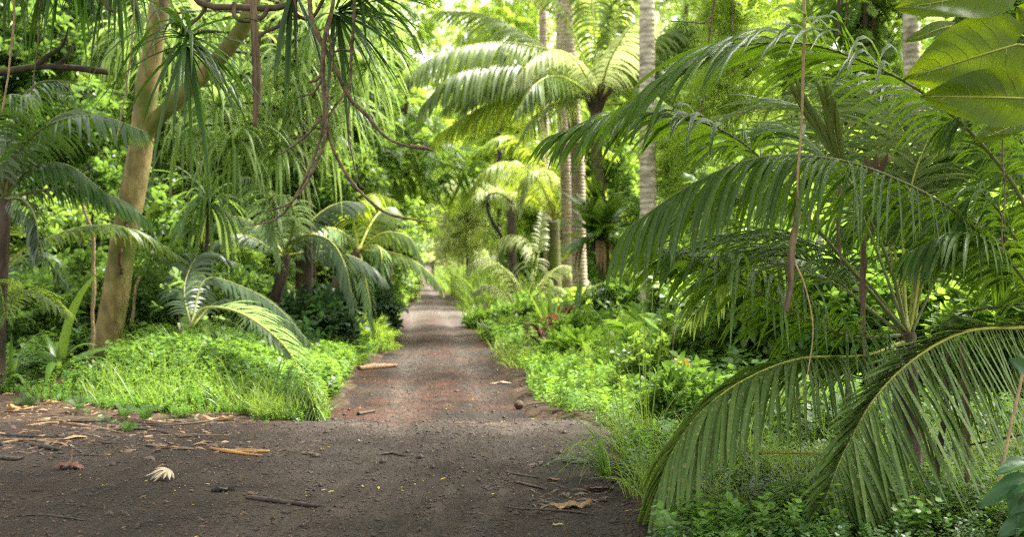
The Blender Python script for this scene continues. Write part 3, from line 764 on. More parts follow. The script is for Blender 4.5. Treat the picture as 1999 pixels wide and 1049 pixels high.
vine([(1570, -160, 9.2), (1571, 0, 9.2), (1567, 180, 9.2), (1558, 340, 9.2), (1563, 420, 9.2), (1548, 500, 9.2), (1572, 560, 9.15), (1588, 640, 9.15), (1575, 740, 9.15), (1560, 780, 9.1)], [.011, .011, .012, .009, .007, .005, .003],
     'thin tan vine hanging straight down in front of the palm fronds, frayed below', 'vine_pale', 7, 2)
vine([(1558, 300, 9.25), (1556, 400, 9.25), (1545, 480, 9.2), (1542, 560, 9.2), (1534, 610, 9.2)], [.006, .012, .018, .016, .02], 'short thick dead root hooked at its end, beside the thin tan vine', 'root', 8, 5)
vine([(1397, -60, 12), (1390, 30, 12), (1383, 80, 12), (1376, 170, 12), (1362, 230, 12)], [.012, .008], 'forked dark vine dangling right of the pale trunk', 'vine', 6, 8, .02,
     [([(1390, 30, 12), (1375, 46, 12), (1340, 44, 12), (1308, 42, 12)], [.008, .005])])
vine([(1433, -60, 13), (1432, 0, 13), (1430, 65, 13)], [.009, .006], 'short stub of vine hanging between the forked vine and the tan one', 'vine', 6, 9)
vine([(1640, -60, 14), (1638, 20, 14), (1634, 68, 14)], [.022, .014], 'thicker dark vine end hanging behind the top frond', 'snag', 7, 11)
vine([(1655, -60, 14.2), (1652, 30, 14.2), (1644, 66, 14.2)], [.010, .006], 'thin dark vine end beside a thicker one, behind the top frond', 'vine', 6, 12)
vine([(1962, 110, 9.0), (1958, 280, 9.0), (1961, 380, 9.0), (1954, 440, 9.0), (1958, 500, 9.0)], [.005, .006, .004], 'thin reddish vine hanging below the broad leaves at the right edge', 'vine', 6, 13)
vine([(2030, 560, 8.9), (1996, 720, 8.85), (1972, 850, 8.8), (1950, 960, 8.75), (1958, 1049, 8.7)], [.008, .012, .010, .008], 'pale bowed cane standing near the right edge by the shiny leaves', 'vine_pale', 7, 14)
vine([(2040, 840, 9.6), (1930, 862, 9.5), (1850, 880, 9.5)], [.012, .009, .005], 'dark twig lying level through the weeds at the right edge', 'stick', 6, 15)
vine([(2030, 590, 9.9), (1920, 604, 9.9), (1870, 616, 9.9), (1828, 640, 9.9)], [.010, .007, .004], 'dark bent twig behind the broad flecked frond', 'stick', 6, 16, .015, [([(1900, 606, 9.9), (1870, 620, 9.9), (1850, 642, 9.9)], [.005, .003])])
vine([(1790, 895, 9.6), (1700, 890, 9.7), (1600, 886, 9.8), (1460, 884, 9.9)], [.012, .010, .008], 'yellow green bare leaf stalk lying level above the weeds between the two low fronds', 'rachis_y', 7, 17, .004)

# ------------------------------------------------------------------ the screw pine overhead, left, with its hanging roots and rosettes
tb = P(-560, 900, 13.0); tb[2] = gz(tb[0], tb[1])
sp = thing('screw_pine', 'screw pine reaching in from the top left, with curling limbs and hanging leaf rosettes', 'tree', tb)
mb = MB(); tube(mb, crv([tb - [0, 0, .2], P(-540, 400, 13), P(-420, 0, 13), P(-250, -180, 12.8)], 20), [.22, .15, .12], 10, .5, 0, .12); mb.build('trunk', M['brown'], sp)
def limb(pts, r, name='branch', mat='brown', n=36, root=sp, seed=1, rough=.14):
    mb = MB(); tube(mb, crv(PP(pts), n), r, 9, .5, 0, rough, seed); return mb.build(name, M[mat], root)
limb([(-250, -180, 12.8), (100, -150, 12.6), (330, -60, 12.4), (390, 5, 12.3), (470, 14, 12.2), (565, 10, 12.1), (600, -40, 12.0), (720, -120, 12)], [.09, .07, .035, .03, .032, .03, .03, .025])
limb([(300, -70, 12.4), (318, 10, 12.3), (345, 30, 12.25), (362, 60, 12.2)], [.03, .02, .018])
limb([(412, -10, 12.3), (395, 25, 12.3), (370, 50, 12.25)], [.02, .014])
limb([(458, 5, 12.2), (458, 30, 12.15), (478, 40, 12.1), (510, 35, 12.1), (525, 12, 12.1)], [.022, .022, .02, .022])
limb([(568, 18, 12.1), (548, 48, 12.05), (512, 66, 12.), (504, 92, 12.)], [.022, .02, .016, .012])
limb([(570, 15, 12.1), (585, 32, 12.1), (610, 34, 12.1), (640, -20, 12)], [.018, .016, .02])
limb([(190, -120, 12.6), (205, 0, 12.5), (222, 22, 12.5), (224, 10, 12.5)], [.03, .02, .015])
limb([(494, -120, 12.1), (495, 20, 12.0), (500, 110, 12.), (502, 180, 12.), (497, 246, 12.)], [.022, .024, .036, .045, .02], 'aerial_root', 'root', 40, sp, 3, .22)
limb([(572, -40, 12.), (576, 20, 12.), (580, 62, 12.)], [.03, .025, .008], 'aerial_root', 'root', 20, sp, 4, .25)
PMt = [M['pandan']]
def ros(root, px, py, d, n, L, W, droop, lo, hi, mats, axis=None, seg=7, az=None, jit=.2):
    mb = MB(); rosette(mb, P(px, py, d), n, L, W, droop, lo, hi, seg, axis, .18, 0, jit, None, az)
    return mb.build('leaf_rosette', mats, root)
ros(sp, 366, 74, 12.1, 32, .98, .042, 1.8, -25, 60, PMt, (0, -.1, .5))
ros(sp, 364, 86, 12.1, 20, 1.0, .044, 1.2, -78, -5, PMt)
ros(sp, 655, 24, 11.8, 40, .92, .040, .8, 5, 70, PMt, (.8, -.2, -.25))
ros(sp, 690, -15, 11.9, 26, .85, .040, 1.0, -10, 60, PMt, (.6, -.3, .3))
ros(sp, 130, -90, 13., 60, 1.0, .045, 2.4, -60, 50, PMt)
ros(sp, 225, -75, 12.8, 46, .95, .042, 2.4, -60, 50, PMt)
ros(sp, 20, -100, 12.8, 40, .9, .042, 2.4, -60, 50, PMt)
ros(sp, 570, -25, 12., 9, .95, .05, 1.5, -88, -55, PMt)
# lianas hanging from it over the road
G = 'lianas hanging over the road from the top left'
vine([(600, -120, 11.6), (604, 0, 11.6), (612, 45, 11.6), (632, 92, 11.6), (680, 185, 11.6), (715, 222, 11.6), (752, 266, 11.6), (790, 284, 11.6), (822, 288, 11.6)], [.02, .026, .022, .022, .018, .018, .018, .014, .008],
     'thick brown liana slanting right to a ragged end over the road', 'vine', 8, 21, .012, [([(800, 285, 11.6), (830, 290, 11.6), (846, 296, 11.6)], [.018, .022, .004])], G)
vine([(655, -120, 11.5), (650, 0, 11.5), (632, 80, 11.5), (633, 180, 11.5), (630, 245, 11.5), (612, 312, 11.5), (585, 370, 11.5), (545, 425, 11.5), (487, 441, 11.5)], [.018, .018, .02, .022, .018, .014, .012, .011, .005],
     'long brown liana curving left to a thin end near the young screw pine', 'vine', 8, 22, .012,
     [([(633, 140, 11.5), (618, 156, 11.5), (600, 162, 11.5)], [.016, .012]), ([(630, 150, 11.5), (612, 180, 11.5), (580, 190, 11.5)], [.013, .007]), ([(628, 225, 11.5), (605, 258, 11.5), (560, 292, 11.5), (538, 304, 11.5)], [.014, .013, .006]),
      ([(628, 232, 11.5), (600, 262, 11.5), (572, 268, 11.5)], [.012, .006])], G)
vine([(640, 60, 11.45), (648, 110, 11.45), (638, 200, 11.45), (632, 280, 11.45), (606, 345, 11.45), (565, 395, 11.45), (516, 414, 11.45)], [.012, .013, .014, .013, .012, .011, .005], 'second brown liana curving left just inside the longest one', 'vine', 8, 23, .012, (), G)
vine([(690, -120, 11.55), (692, 30, 11.55), (688, 110, 11.55), (682, 165, 11.55), (655, 205, 11.55), (640, 235, 11.55), (650, 290, 11.55), (680, 345, 11.55), (712, 382, 11.55), (758, 418, 11.55), (838, 434, 11.55)],
     [.016, .016, .016, .016, .012, .011, .012, .014, .013, .012, .005], 'dark liana swinging in a long low curve, tip above the road', 'vine', 8, 24, .012,
     [([(688, 102, 11.55), (668, 97, 11.55), (648, 102, 11.55)], [.011, .010])], G)
vine([(684, 160, 11.6), (680, 250, 11.6), (688, 310, 11.6), (700, 355, 11.6), (718, 372, 11.6)], [.008, .007, .004], 'thin straight liana dropping beside the dark swinging one', 'vine', 6, 25, .012, (), G)
vine([(8, -60, 12.5), (28, 20, 12.5), (18, 120, 12.5), (4, 220, 12.5)], [.012, .008], 'pale thin liana at the left edge in front of the mossy branch', 'vine_pale', 6, 26)
vine([(80, -60, 12.9), (76, 40, 12.9), (68, 130, 12.9), (62, 185, 12.9)], [.010, .005], 'brown liana hanging just behind the mossy branch', 'vine', 6, 27)
vine([(262, -60, 12.3), (256, 90, 12.3), (243, 180, 12.3), (228, 268, 12.3)], [.007, .008, .006], 'thin knotted liana hanging left of the forked pale trunk', 'vine_pale', 6, 28)
# mossy branch
mbt = P(-420, 880, 13.4); mbt[2] = gz(mbt[0], mbt[1])
mt = thing('mossy_tree', 'tree whose broken mossy branch pokes in from the left edge', 'tree', mbt)
mb = MB(); tube(mb, crv([mbt - [0, 0, .2], P(-400, 500, 13.4), P(-380, 160, 13.4), P(-420, -200, 13.4)], 16), [.25, .18, .15], 10, .5, 0, .1); mb.build('trunk', M['snag'], mt)
limb([(-385, 170, 13.4), (-150, 160, 13.3), (0, 141, 13.2), (70, 130, 13.2), (140, 132, 13.2), (211, 140, 13.2)], [.08, .06, .05, .045, .03, .034], 'branch', 'mossbranch', 40, mt, 5, .2)
limb([(68, 130, 13.2), (95, 108, 13.15), (122, 88, 13.1), (134, 52, 13.1)], [.03, .026, .016, .008], 'branch', 'mossbranch', 20, mt, 6, .2)
limb([(108, 128, 13.2), (130, 112, 13.2), (142, 88, 13.2)], [.022, .018, .01], 'branch', 'mossbranch', 14, mt, 7, .2)

# ------------------------------------------------------------------ the forked pale tree
fb = P(205, 728, 22); fb[2] = gz(fb[0], fb[1]) - .05
ft = thing('forked_tree', 'leaning smooth tan tree that forks, with mossy streaks and two dark bark scars', 'tree', fb)
mb = MB()
tube(mb, crv([fb - [.10, 0, .15], P(202, 690, 22), P(222, 600, 22), P(245, 450, 22), P(268, 330, 22), P(279, 250, 22), P(289, 160, 22), P(302, 70, 22), P(316, -40, 22), P(330, -260, 22)], 60),
     [.29, .225, .222, .218, .214, .21, .205, .195, .18, .17, .165, .16, .15, .14, .14], 18, .5, 0, .03, 3)
mb.build('trunk', M['tan'], ft)
mb = MB()
tube(mb, crv([P(277, 285, 22), P(300, 240, 21.95), P(345, 195, 21.9), P(410, 132, 21.8), P(455, 80, 21.7), P(488, 20, 21.6), P(520, -120, 21.5), P(560, -300, 21.5)], 40), [.12, .135, .135, .13, .125, .12, .11, .10], 14, .5, 0, .03, 4)
mb.build('limb', M['tan'], ft)
for px, py, ln in ((250, 438, 26), (236, 505, 40), (239, 528, 16)):
    mb = MB(); c = crv([P(px + 2, py - ln / 2, 21.76), P(px - 3, py, 21.74), P(px + 1, py + ln / 2, 21.76)], 10); tube(mb, c, [.01, .035, .02, .03, .008], 8, .5, 0, .3, px); mb.build('bark_scar', M['tan_dark'], ft)
for pts in ([(180, 742, 21.6), (186, 700, 21.75), (196, 672, 21.85)], [(206, 738, 21.5), (212, 700, 21.7), (214, 676, 21.8)], [(232, 730, 21.7), (226, 700, 21.85), (224, 668, 21.9)]):
    mb = MB(); tube(mb, crv(PP(pts), 10), [.07, .06, .03], 8, .5, 0, .2); mb.build('root', M['brown'], ft)
for cpt, r_ in (((330, -330, 22), (1.8, 1.4, 1.)), ((570, -330, 21.5), (1.7, 1.4, .9))):
    mb = MB(); crown(mb, [(P(*cpt), r_)], 700, 'ovate', .35, seed=3); mb.build('crown', M['wood_mid'], ft)

# ------------------------------------------------------------------ helpers for trees, palms and shrubs
def on_ground(px, d, sink=.0):
    x = (px - CX) / F * d
    return np.array([x, d, float(gz(x, d)) - sink])

def rays(c, n, L, el0=15, el1=75, seed=0, arch=.9, az0=0):
    """rachis curves of a palm crown that arch out from the point c"""
    g = np.random.default_rng(seed); out = []
    for k in range(n):
        az = az0 + k * 2.4 + g.uniform(-.25, .25)
        el = rad(el0 + (el1 - el0) * ((k * .618) % 1.0))
        l = L * g.uniform(.85, 1.1)
        p, d, pts = np.array(c, float), np.array([math.cos(az) * math.cos(el), math.sin(az) * math.cos(el), math.sin(el)]), []
        for i in range(7):
            pts.append(p.copy()); p = p + d * l / 6
            d = d + np.array([0, 0, -arch * (.12 + .07 * i)]); d /= np.linalg.norm(d)
        out.append(np.array(pts))
    return out

def palm_tree(name, label, cat, trunk_pts, r, tmat, crown_L, nrays, lmats, traced=(), leaf_L=.55, W=.05, n=34, el=(10, 75), seed=0, arch=.9, droop=1.6, group=None, base=None, hang=.35, start=.14, sink=.1):
    T_ = PP(trunk_pts)
    b = T_[0].copy(); b[2] = float(gz(b[0], b[1]))
    root = thing(name, label, cat, b, group)
    pts = np.vstack([b - [0, 0, sink], T_]) if abs(T_[0][2] - b[2]) > .15 else np.vstack([T_[0] - [0, 0, sink], T_[1:]])
    mb = MB(); tube(mb, crv(pts, 40), r, 14, .5, 0, .04, seed); mb.build('trunk', M[tmat], root)
    top = T_[-1]
    for pts in rays(top, nrays, crown_L, el[0], el[1], seed, arch):
        if traced and pts[3][1] < pts[0][1] - .3 * crown_L * .5: continue
        mb = MB(); frond(mb, pts, leaf_L, n, W, droop, .2, start, .022, 4, hang=hang)
        mb.build('frond', lmats, root)
    for item in traced:
        pts, kw = item
        mb = MB()
        q = dict(L=leaf_L, n=n, W=W, droop=droop, lift=.2, start=start, r=.022, seg=4, hang=hang); q.update(kw); mm = q.pop('mats', lmats)
        frond(mb, PP(pts), **q); mb.build('frond', mm, root)
    return root

def leafy(name, label, cat, base, trunk, r, tmat, blobs, n, kind, size, lmat, seed=0, limbs=True, group=None, droop=.2, gap=-.15, shell=.35):
    """a tree or shrub: trunk, limbs into the crown, crown of leaf clumps"""
    root = thing(name, label, cat, base, group)
    if trunk is not None:
        mb = MB(); T_ = crv(np.vstack([np.asarray(base) - [0, 0, .1], trunk]), 24)
        tube(mb, T_, r, 10, .5, 0, .08, seed)
        if limbs:
            for k, (c, rr) in enumerate(blobs):
                s_ = T_[int(len(T_) * (.55 + .4 * (k % 3) / 3))]
                for q in range(3):
                    e_ = np.asarray(c) + np.asarray(rr) * R.uniform(-.6, .6, 3)
                    tube(mb, crv([s_, (s_ + e_) / 2 + R.normal(0, .12, 3) + [0, 0, .1], e_], 10), [np.min(r) * .55, np.min(r) * .15], 6, .5, 0, .1)
        mb.build('trunk', M[tmat], root)
    mb = MB(); crown(mb, blobs, n, kind, size, droop, shell, gap, 1.4, seed)
    mb.build('crown', M[lmat], root)
    return root

def bush(label, px, d, wpx, toppx, kind, lmat, size=.25, n=500, name='shrub', seed=0, cat='shrub', group=None, basepx=None, depth=None, gap=-.25, stems=True):
    """a shrub that stands on the ground at px, its crown wpx wide and reaching up to the row toppx"""
    b = on_ground(px, d)
    top = H + (CY - toppx) / F * d
    hgt = max(top - b[2], .25); rx = wpx / 2 / F * d
    c = b + [0, 0, hgt * .55]
    root = thing(name, label, cat, b, group)
    if stems:
        mb = MB()
        for k in range(5):
            e_ = c + R.uniform(-.6, .6, 3) * [rx, (depth or rx), hgt * .4]
            tube(mb, crv([b + R.normal(0, .05, 3) * [1, 1, 0] - [0, 0, .05], (b + e_) / 2 + R.normal(0, .05, 3), e_], 8), [.022, .007], 5)
        mb.build('stem', M['brown'], root)
    mb = MB(); crown(mb, [(c, (rx, depth or rx, hgt * .48)), (c - [0, 0, hgt * .3], (rx * .8, (depth or rx) * .8, hgt * .3))], n, kind, size, .1, .25, gap, 1.4, seed)
    mb.build('foliage', M[lmat], root)
    return root

# ------------------------------------------------------------------ right of the road: palms
CM = [M['coco'], M['rachis_y']]; CP = [M['coco_pale'], M['rachis_y']]; CL = [M['coco_lime'], M['rachis_y']]
tr = [([(1165, 195, 35), (1105, 112, 34.5), (985, 82, 34), (870, 100, 33.5), (795, 145, 33)], dict(L=1.35, n=60, hang=.7, droop=2.2)),
      ([(1160, 195, 35), (1080, 132, 34), (965, 128, 33.5), (880, 150, 33), (825, 205, 33)], dict(L=1.3, n=56, hang=.7, droop=2.2)),
      ([(1165, 190, 35), (1125, 118, 34), (1082, 98, 33.3), (1035, 120, 32.8), (1000, 168, 32.5)], dict(L=.75, n=46, mats=CP, hang=.6, droop=2.)),
      ([(1165, 185, 35), (1130, 90, 35), (1085, 0, 35), (1010, -70, 35)], dict(L=1.0, n=50, hang=.45, droop=2.2)),
      ([(1168, 185, 35), (1160, 60, 35.5), (1150, -60, 36), (1140, -140, 36.4)], dict(L=.8, n=44, hang=.5, droop=2.4)),
      ([(1172, 185, 35), (1195, 60, 35.5), (1230, -60, 36)], dict(L=.8, n=44, hang=.5, droop=2.4)),
      ([(1178, 195, 35), (1240, 140, 36), (1310, 150, 37), (1370, 225, 37.5)], dict(L=1.1, n=50, hang=.6)),
      ([(1160, 195, 35), (1090, 160, 37), (1010, 150, 38.5), (920, 190, 39.5)], dict(L=1.2, n=50, hang=.7)),
      ([(1170, 185, 35), (1190, 120, 34), (1225, 60, 33), (1262, 20, 32.4)], dict(L=1.0, n=44, mats=CP, hang=.55)),
      ([(1178, 190, 35), (1250, 115, 35.5), (1330, 82, 36), (1420, 130, 36.5)], dict(L=1.1, n=50)),
      ([(1178, 195, 35), (1235, 172, 34.5), (1285, 195, 34), (1320, 250, 33.6)], dict(L=1.0, n=44)),
      ([(1155, 195, 35), (1070, 182, 35.5), (960, 200, 36), (855, 262, 36.5)], dict(L=1.1, n=50, mats=CL, hang=.7)),
      ([(1160, 190, 35), (1060, 90, 36), (950, 30, 37), (850, 20, 38)], dict(L=1.2, n=54)),
      ([(1160, 190, 35), (1100, 150, 33.5), (1050, 160, 32.5), (1010, 215, 32)], dict(L=.9, n=44, hang=.6)),
      ([(1160, 200, 35), (1130, 190, 36), (1060, 215, 37.5), (1010, 280, 38.5)], dict(L=.9, n=44, hang=.6))]
cp = palm_tree('coconut_palm', 'coconut palm with full drooping crown, a bird nest fern on its mossy trunk', 'palm',
          [(1192, 668, 35), (1182, 580, 35), (1176, 450, 35), (1166, 330, 35), (1163, 205, 35)], [.20, .17, .165, .16, .15], 'mossbark', 4.4, 18, CM, tr, 1.1, .065, 50, (0, 58), 3, 1.0)
mb = MB()                                             # dark leaf bases under the crown
for k in range(12):
    az = k * 2.4; c = P(1163, 208, 35)
    o = np.array([math.cos(az), math.sin(az), 0])
    tube(mb, crv([c + o * .08 - [0, 0, .25], c + o * .22 + [0, 0, .15], c + o * .5 + [0, 0, .5]], 8), [.05, .06, .02], 6)
mb.build('leaf_base', M['snag'], cp)
palm_tree('coconut_palm', 'tall whitish straight palm trunk nearest the front palm, crown above the picture', 'palm',
          [(1276, 690, 29), (1268, 560, 29), (1264, 300, 29), (1263, 0, 29), (1263, -330, 29)], [.22, .19, .175, .17, .15], 'whitebark', 4.2, 14, CM, (), 1.0, .065, 40, (0, 75), 5)
palm_tree('coconut_palm', 'pale ringed palm trunk standing just left of the bird nest fern', 'palm',
          [(1138, 650, 38), (1130, 500, 38), (1128, 330, 38), (1116, 180, 38), (1108, 60, 38), (1104, -60, 38)], [.24, .21, .205, .20, .18], 'cocobark', 4., 13, CP, (), 1.0, .065, 40, (5, 75), 7)
palm_tree('coconut_palm', 'pale palm trunk second left of the bird nest fern, close behind a ringed trunk', 'palm',
          [(1112, 640, 40), (1110, 480, 40), (1105, 330, 40), (1098, 180, 40), (1096, -120, 40)], [.2, .19, .18, .17], 'cocobark', 4., 12, CM, (), 1.0, .065, 40, (5, 75), 8)
palm_tree('coconut_palm', 'slim greyish palm trunk passing up behind the lime green crown', 'palm',
          [(1074, 630, 44), (1070, 480, 44), (1064, 330, 44), (1062, 190, 44), (1060, 20, 44)], [.18, .16, .15, .13], 'cocobark', 4., 12, CM, (), 1.0, .065, 36, (0, 75), 9)
palm_tree('coconut_palm', 'short palm with lime green arching fronds on a mossy dark stump of a trunk', 'palm',
          [(1085, 625, 42), (1082, 540, 42), (1080, 430, 42)], [.24, .22, .20], 'mossbark', 2.6, 7, CL,
          [([(1082, 425, 42), (1055, 325, 41.7), (995, 266, 41.4), (930, 300, 41.1), (880, 392, 41)], dict(L=.85, n=60, hang=.3, droop=1.5)),
           ([(1084, 420, 42), (1045, 345, 41), (990, 316, 40.5), (945, 335, 40), (905, 392, 40)], dict(L=.8, n=56, hang=.5, droop=1.8)),
           ([(1085, 420, 42), (1072, 345, 41.5), (1050, 330, 41), (1024, 352, 40.7), (1012, 412, 40.5)], dict(L=.75, n=50, hang=.5, mats=CP)),
           ([(1088, 420, 42), (1110, 330, 42), (1150, 280, 42), (1200, 300, 42)], dict(L=.8, n=44)),
           ([(1082, 420, 42), (1060, 300, 43), (1030, 230, 44), (980, 210, 45)], dict(L=.8, n=44)),
           ([(1088, 425, 42), (1125, 360, 41.5), (1160, 350, 41), (1190, 400, 40.5)], dict(L=.7, n=40, hang=.6))], .75, .055, 40, (25, 80), 11, .7)
palm_tree('coconut_palm', 'dark slim palm trunk with pale hanging fronds, beyond the lime green palm', 'palm',
          [(1003, 560, 60), (1000, 480, 60), (996, 392, 60)], [.22, .2, .19], 'snag', 3.4, 13, CP, (), 1.0, .07, 34, (5, 70), 12)
mb = MB(); frond(mb, PP([(1004, 400, 43), (975, 378, 43), (950, 384, 43), (958, 420, 43), (985, 468, 43)]), .42, 40, .06, 1.2, .0, .3, .02, 4, hang=.9)
o = mb.build('dead_frond', [M['dead_grey'], M['snag']], None, P(1000, 395, 43)); tag(o, 'dull dark grey dead frond hanging left of the short lime green palm', 'frond')
HP = CP
yp = thing('young_palm', 'young palm with arching pale fronds rising from the bank at the road edge', 'palm', on_ground(1022, 38))
for pts, kw in (([(1022, 625, 38), (1045, 520, 38), (1028, 468, 38), (985, 462, 37.8), (962, 492, 37.6)], dict(L=.8, side=(1, .7))),
                ([(1020, 625, 38), (1000, 550, 37.5), (962, 508, 37), (930, 508, 36.6), (914, 530, 36.4)], dict(L=.5)),
                ([(1026, 620, 38), (1046, 530, 38), (1054, 470, 38), (1060, 415, 38)], dict(L=.32, hang=0, lift=.1)),
                ([(1028, 620, 38), (1050, 575, 37.6), (1085, 560, 37.3), (1122, 595, 37)], dict(L=.5)),
                ([(1016, 622, 38), (985, 570, 37.4), (950, 556, 37), (925, 572, 36.8)], dict(L=.45)),
                ([(1030, 620, 38), (1070, 540, 38.5), (1110, 520, 39), (1160, 560, 39.5)], dict(L=.6))):
    mb = MB(); q = dict(n=40, W=.05, droop=1.5, lift=.2, r=.018, seg=4, hang=.4, start=.3); q.update(kw); frond(mb, PP(pts), **q); mb.build('frond', HP, yp)
# bird nest fern on the coconut trunk
def nest(px, py, d, n, L, W, label, nd, Ld):
    c = P(px, py, d)
    root = thing('bird_nest_fern', label, 'fern', c)
    mb = MB(); prof = np.array([.35, .6, .9, 1., .95, .6, .08])
    rosette(mb, c, n, L, W, .8, -12, 72, 6, None, .12, 0, .2, prof); rosette(mb, c, 5, L * .75, W * 1.5, .5, 55, 85, 6, None, .10, 0, .15, prof); mb.build('leaves', M['nest'], root)
    if nd:
        mb = MB(); az = R.uniform(0, 6.28, nd)
        o = np.stack([np.cos(az), np.sin(az), 0 * az], 1)
        strips(mb, c + o * .3 + [0, 0, -.1], o * .7 + [0, 0, -.3], np.stack([-o[:, 1], o[:, 0], 0 * az], 1), Ld * R.uniform(.6, 1.15, nd), 0.10, 5, 7, None, .3, R.uniform(0, 1, nd))
        mb.build('dead_leaves', M['dead'], root)
        mb = MB(); rosette(mb, c - [0, 0, .1], 14, .55, .1, 1.5, -30, 20, 5, None, .1, 0, .2); mb.build('root_ball', M['snag'], root)
nest(1168, 462, 34.75, 40, 1.3, .30, 'bird nest fern on the mossy palm trunk with a skirt of brown dead leaves', 9, 1.0)
nest(1166, 395, 34.8, 16, .7, .14, 'smaller fern growing on the palm trunk above the big bird nest fern', 0, 0)

# ------------------------------------------------------------------ left of the road: palms and screw pines
GM = [M['coco_grey'], M['rachis']]; CS = [M['coco_soft'], M['rachis_y']]
palm_tree('palm', 'dark trunked palm at the left edge with glossy fronds arching to the right', 'palm',
          [(-8, 770, 20), (-2, 620, 20), (6, 480, 20), (10, 388, 20)], [.14, .11, .10, .09], 'snag', 2.2, 7, [M['gloss'], M['rachis']],
          [([(8, 388, 20), (35, 300, 19.7), (100, 242, 19.4), (190, 226, 19.2), (280, 255, 19)], dict(L=.75, n=54, hang=.45, droop=1.7)),
           ([(10, 388, 20), (45, 390, 19.6), (70, 430, 19.3), (76, 505, 19.1)], dict(L=.45, n=44, mats=GM, hang=.5)),
           ([(8, 388, 20), (60, 330, 20), (130, 322, 20), (200, 372, 20)], dict(L=.7, n=48, hang=.5)),
           ([(8, 388, 20), (15, 250, 20), (70, 165, 20), (150, 160, 20)], dict(L=.7, n=44)),
           ([(8, 388, 20), (-20, 260, 19.5), (10, 190, 19), (60, 190, 18.6)], dict(L=.7, n=44, hang=.4))], .65, .045, 40, (15, 75), 21, .8)
lp = thing('young_palm', 'low young palm at the left edge, one long pale frond bowing behind the forked trunk', 'palm', on_ground(-45, 20.8))
for pts, kw in (([(-45, 640, 20.8), (-5, 540, 20.7), (60, 482, 20.6), (170, 441, 20.9), (262, 450, 21.4), (348, 500, 22.3)], dict(L=.52, n=62, hang=.3)),
                ([(-45, 650, 20.8), (0, 600, 20.5), (60, 570, 20.2), (130, 610, 20)], dict(L=.5, n=40)),
                ([(-45, 640, 20.8), (-10, 480, 21), (-40, 400, 21), (-90, 380, 21)], dict(L=.5, n=40)),
                ([(-45, 640, 20.8), (-20, 560, 20.), (0, 560, 19.6), (10, 620, 19.4)], dict(L=.5, n=36)),
                ([(-45, 640, 20.8), (20, 520, 21.6), (80, 500, 22), (130, 560, 22.4)], dict(L=.5, n=36, mats=GM))):
    mb = MB(); q = dict(W=.04, droop=1.6, lift=.3, r=.016, seg=4, start=.25, mats=[M['coco'], M['rachis_y']]); q.update(kw); mm = q.pop('mats'); frond(mb, PP(pts), **q); mb.build('frond', mm, lp)
def straps(label, px, d, n, L, W, mat, lo=30, hi=85, droop=1.6, name='strap_plant', cat='plant', top=None, group=None):
    b = on_ground(px, d)
    root = thing(name, label, cat, b, group)
    mb = MB(); rosette(mb, b + [0, 0, .02], n, L, W, droop, lo, hi, 7, None, .14, 0, .25); mb.build('leaves', M[mat], root)
    if top: mb = MB(); tube(mb, [b - [0, 0, .05], b + [0, 0, .12]], [.03, .04], 6); mb.build('stem', M['brown'], root)
    return root
straps('broad strap leaved plant arching between the left edge and the forked trunk', 115, 20.6, 14, 1.25, .16, 'nest', 25, 85, 1.9)
straps('grassy strap leaved plant beside the left edge below the young palm', 20, 20.2, 16, .9, .08, 'pandan_mid', 25, 85, 1.8)
# young screw pine on a thin stem
ys_ = thing('young_screw_pine', 'young screw pine with one round head of arching leaves, a single yellow one hanging', 'tree', on_ground(400, 25))
mb = MB(); tube(mb, crv([on_ground(400, 25, .1), P(396, 560, 25), P(404, 470, 25), P(408, 392, 25)], 20), [.05, .04, .045], 8, .5, 0, .1); mb.build('trunk', M['brown'], ys_)
mb = MB(); rosette(mb, P(408, 395, 25), 50, 1.4, .085, 2.2, -20, 88, 9, None, .16, 0, .2); mb.build('leaf_rosette', M['pandan_mid'], ys_)
mb = MB(); rosette(mb, P(408, 402, 25), 26, 1.5, .08, 3.2, -30, 20, 9, None, .16, 0, .2); mb.build('leaf_rosette', M['pandan_pale'], ys_)
mb = MB(); strips(mb, P(400, 410, 24.8)[None], np.array([[-.15, -.2, -.9]]), np.array([[1., .2, 0]]), .95, .075, .5, 6, None, .1); mb.build('yellow_leaf', M['yellow'], ys_)
# weeping pale screw pine: masses of long ribbons behind the hanging roots
wb = on_ground(598, 26)
wp = thing('weeping_screw_pine', 'big screw pine with masses of long pale hanging ribbons behind the lianas', 'tree', wb)
mb = MB(); tube(mb, crv([wb - [0, 0, .1], P(602, 500, 26), P(592, 300, 25.5), P(575, 60, 24.8), P(560, -150, 24.5)], 24), [.10, .08, .06], 10, .5, 0, .1)
tips = [(520, 60), (590, 95), (470, 150), (660, 110), (440, 90), (610, 190), (555, 215), (700, 60), (505, 235), (640, 260), (575, 20), (480, 10), (680, 200), (430, 210), (640, 20), (335, 110), (300, 30), (385, 170), (400, 40), (250, 70), (455, 280), (560, 120), (620, 60), (360, 250), (545, 290), (740, 20), (715, 130)]
for px, py in tips:
    dd = 24.3 + R.uniform(-1.3, 1.6)
    tube(mb, crv([P(585, py + 20, 25.), P((585 + px) / 2, py - 10, (dd + 25.) / 2), P(px, py, dd)], 8), [.04, .02], 6)
    m2 = MB(); rosette(m2, P(px, py, dd), 46, 1.25, .058, 3.0, -45, 75, 8, None, .15, 0, .22)
    m2.build('leaf_rosette', M['pandan_pale' if (px * 7 + py) % 5 < 3 else 'pandan_mid'], wp)
mb.build('trunk', M['snag'], wp)
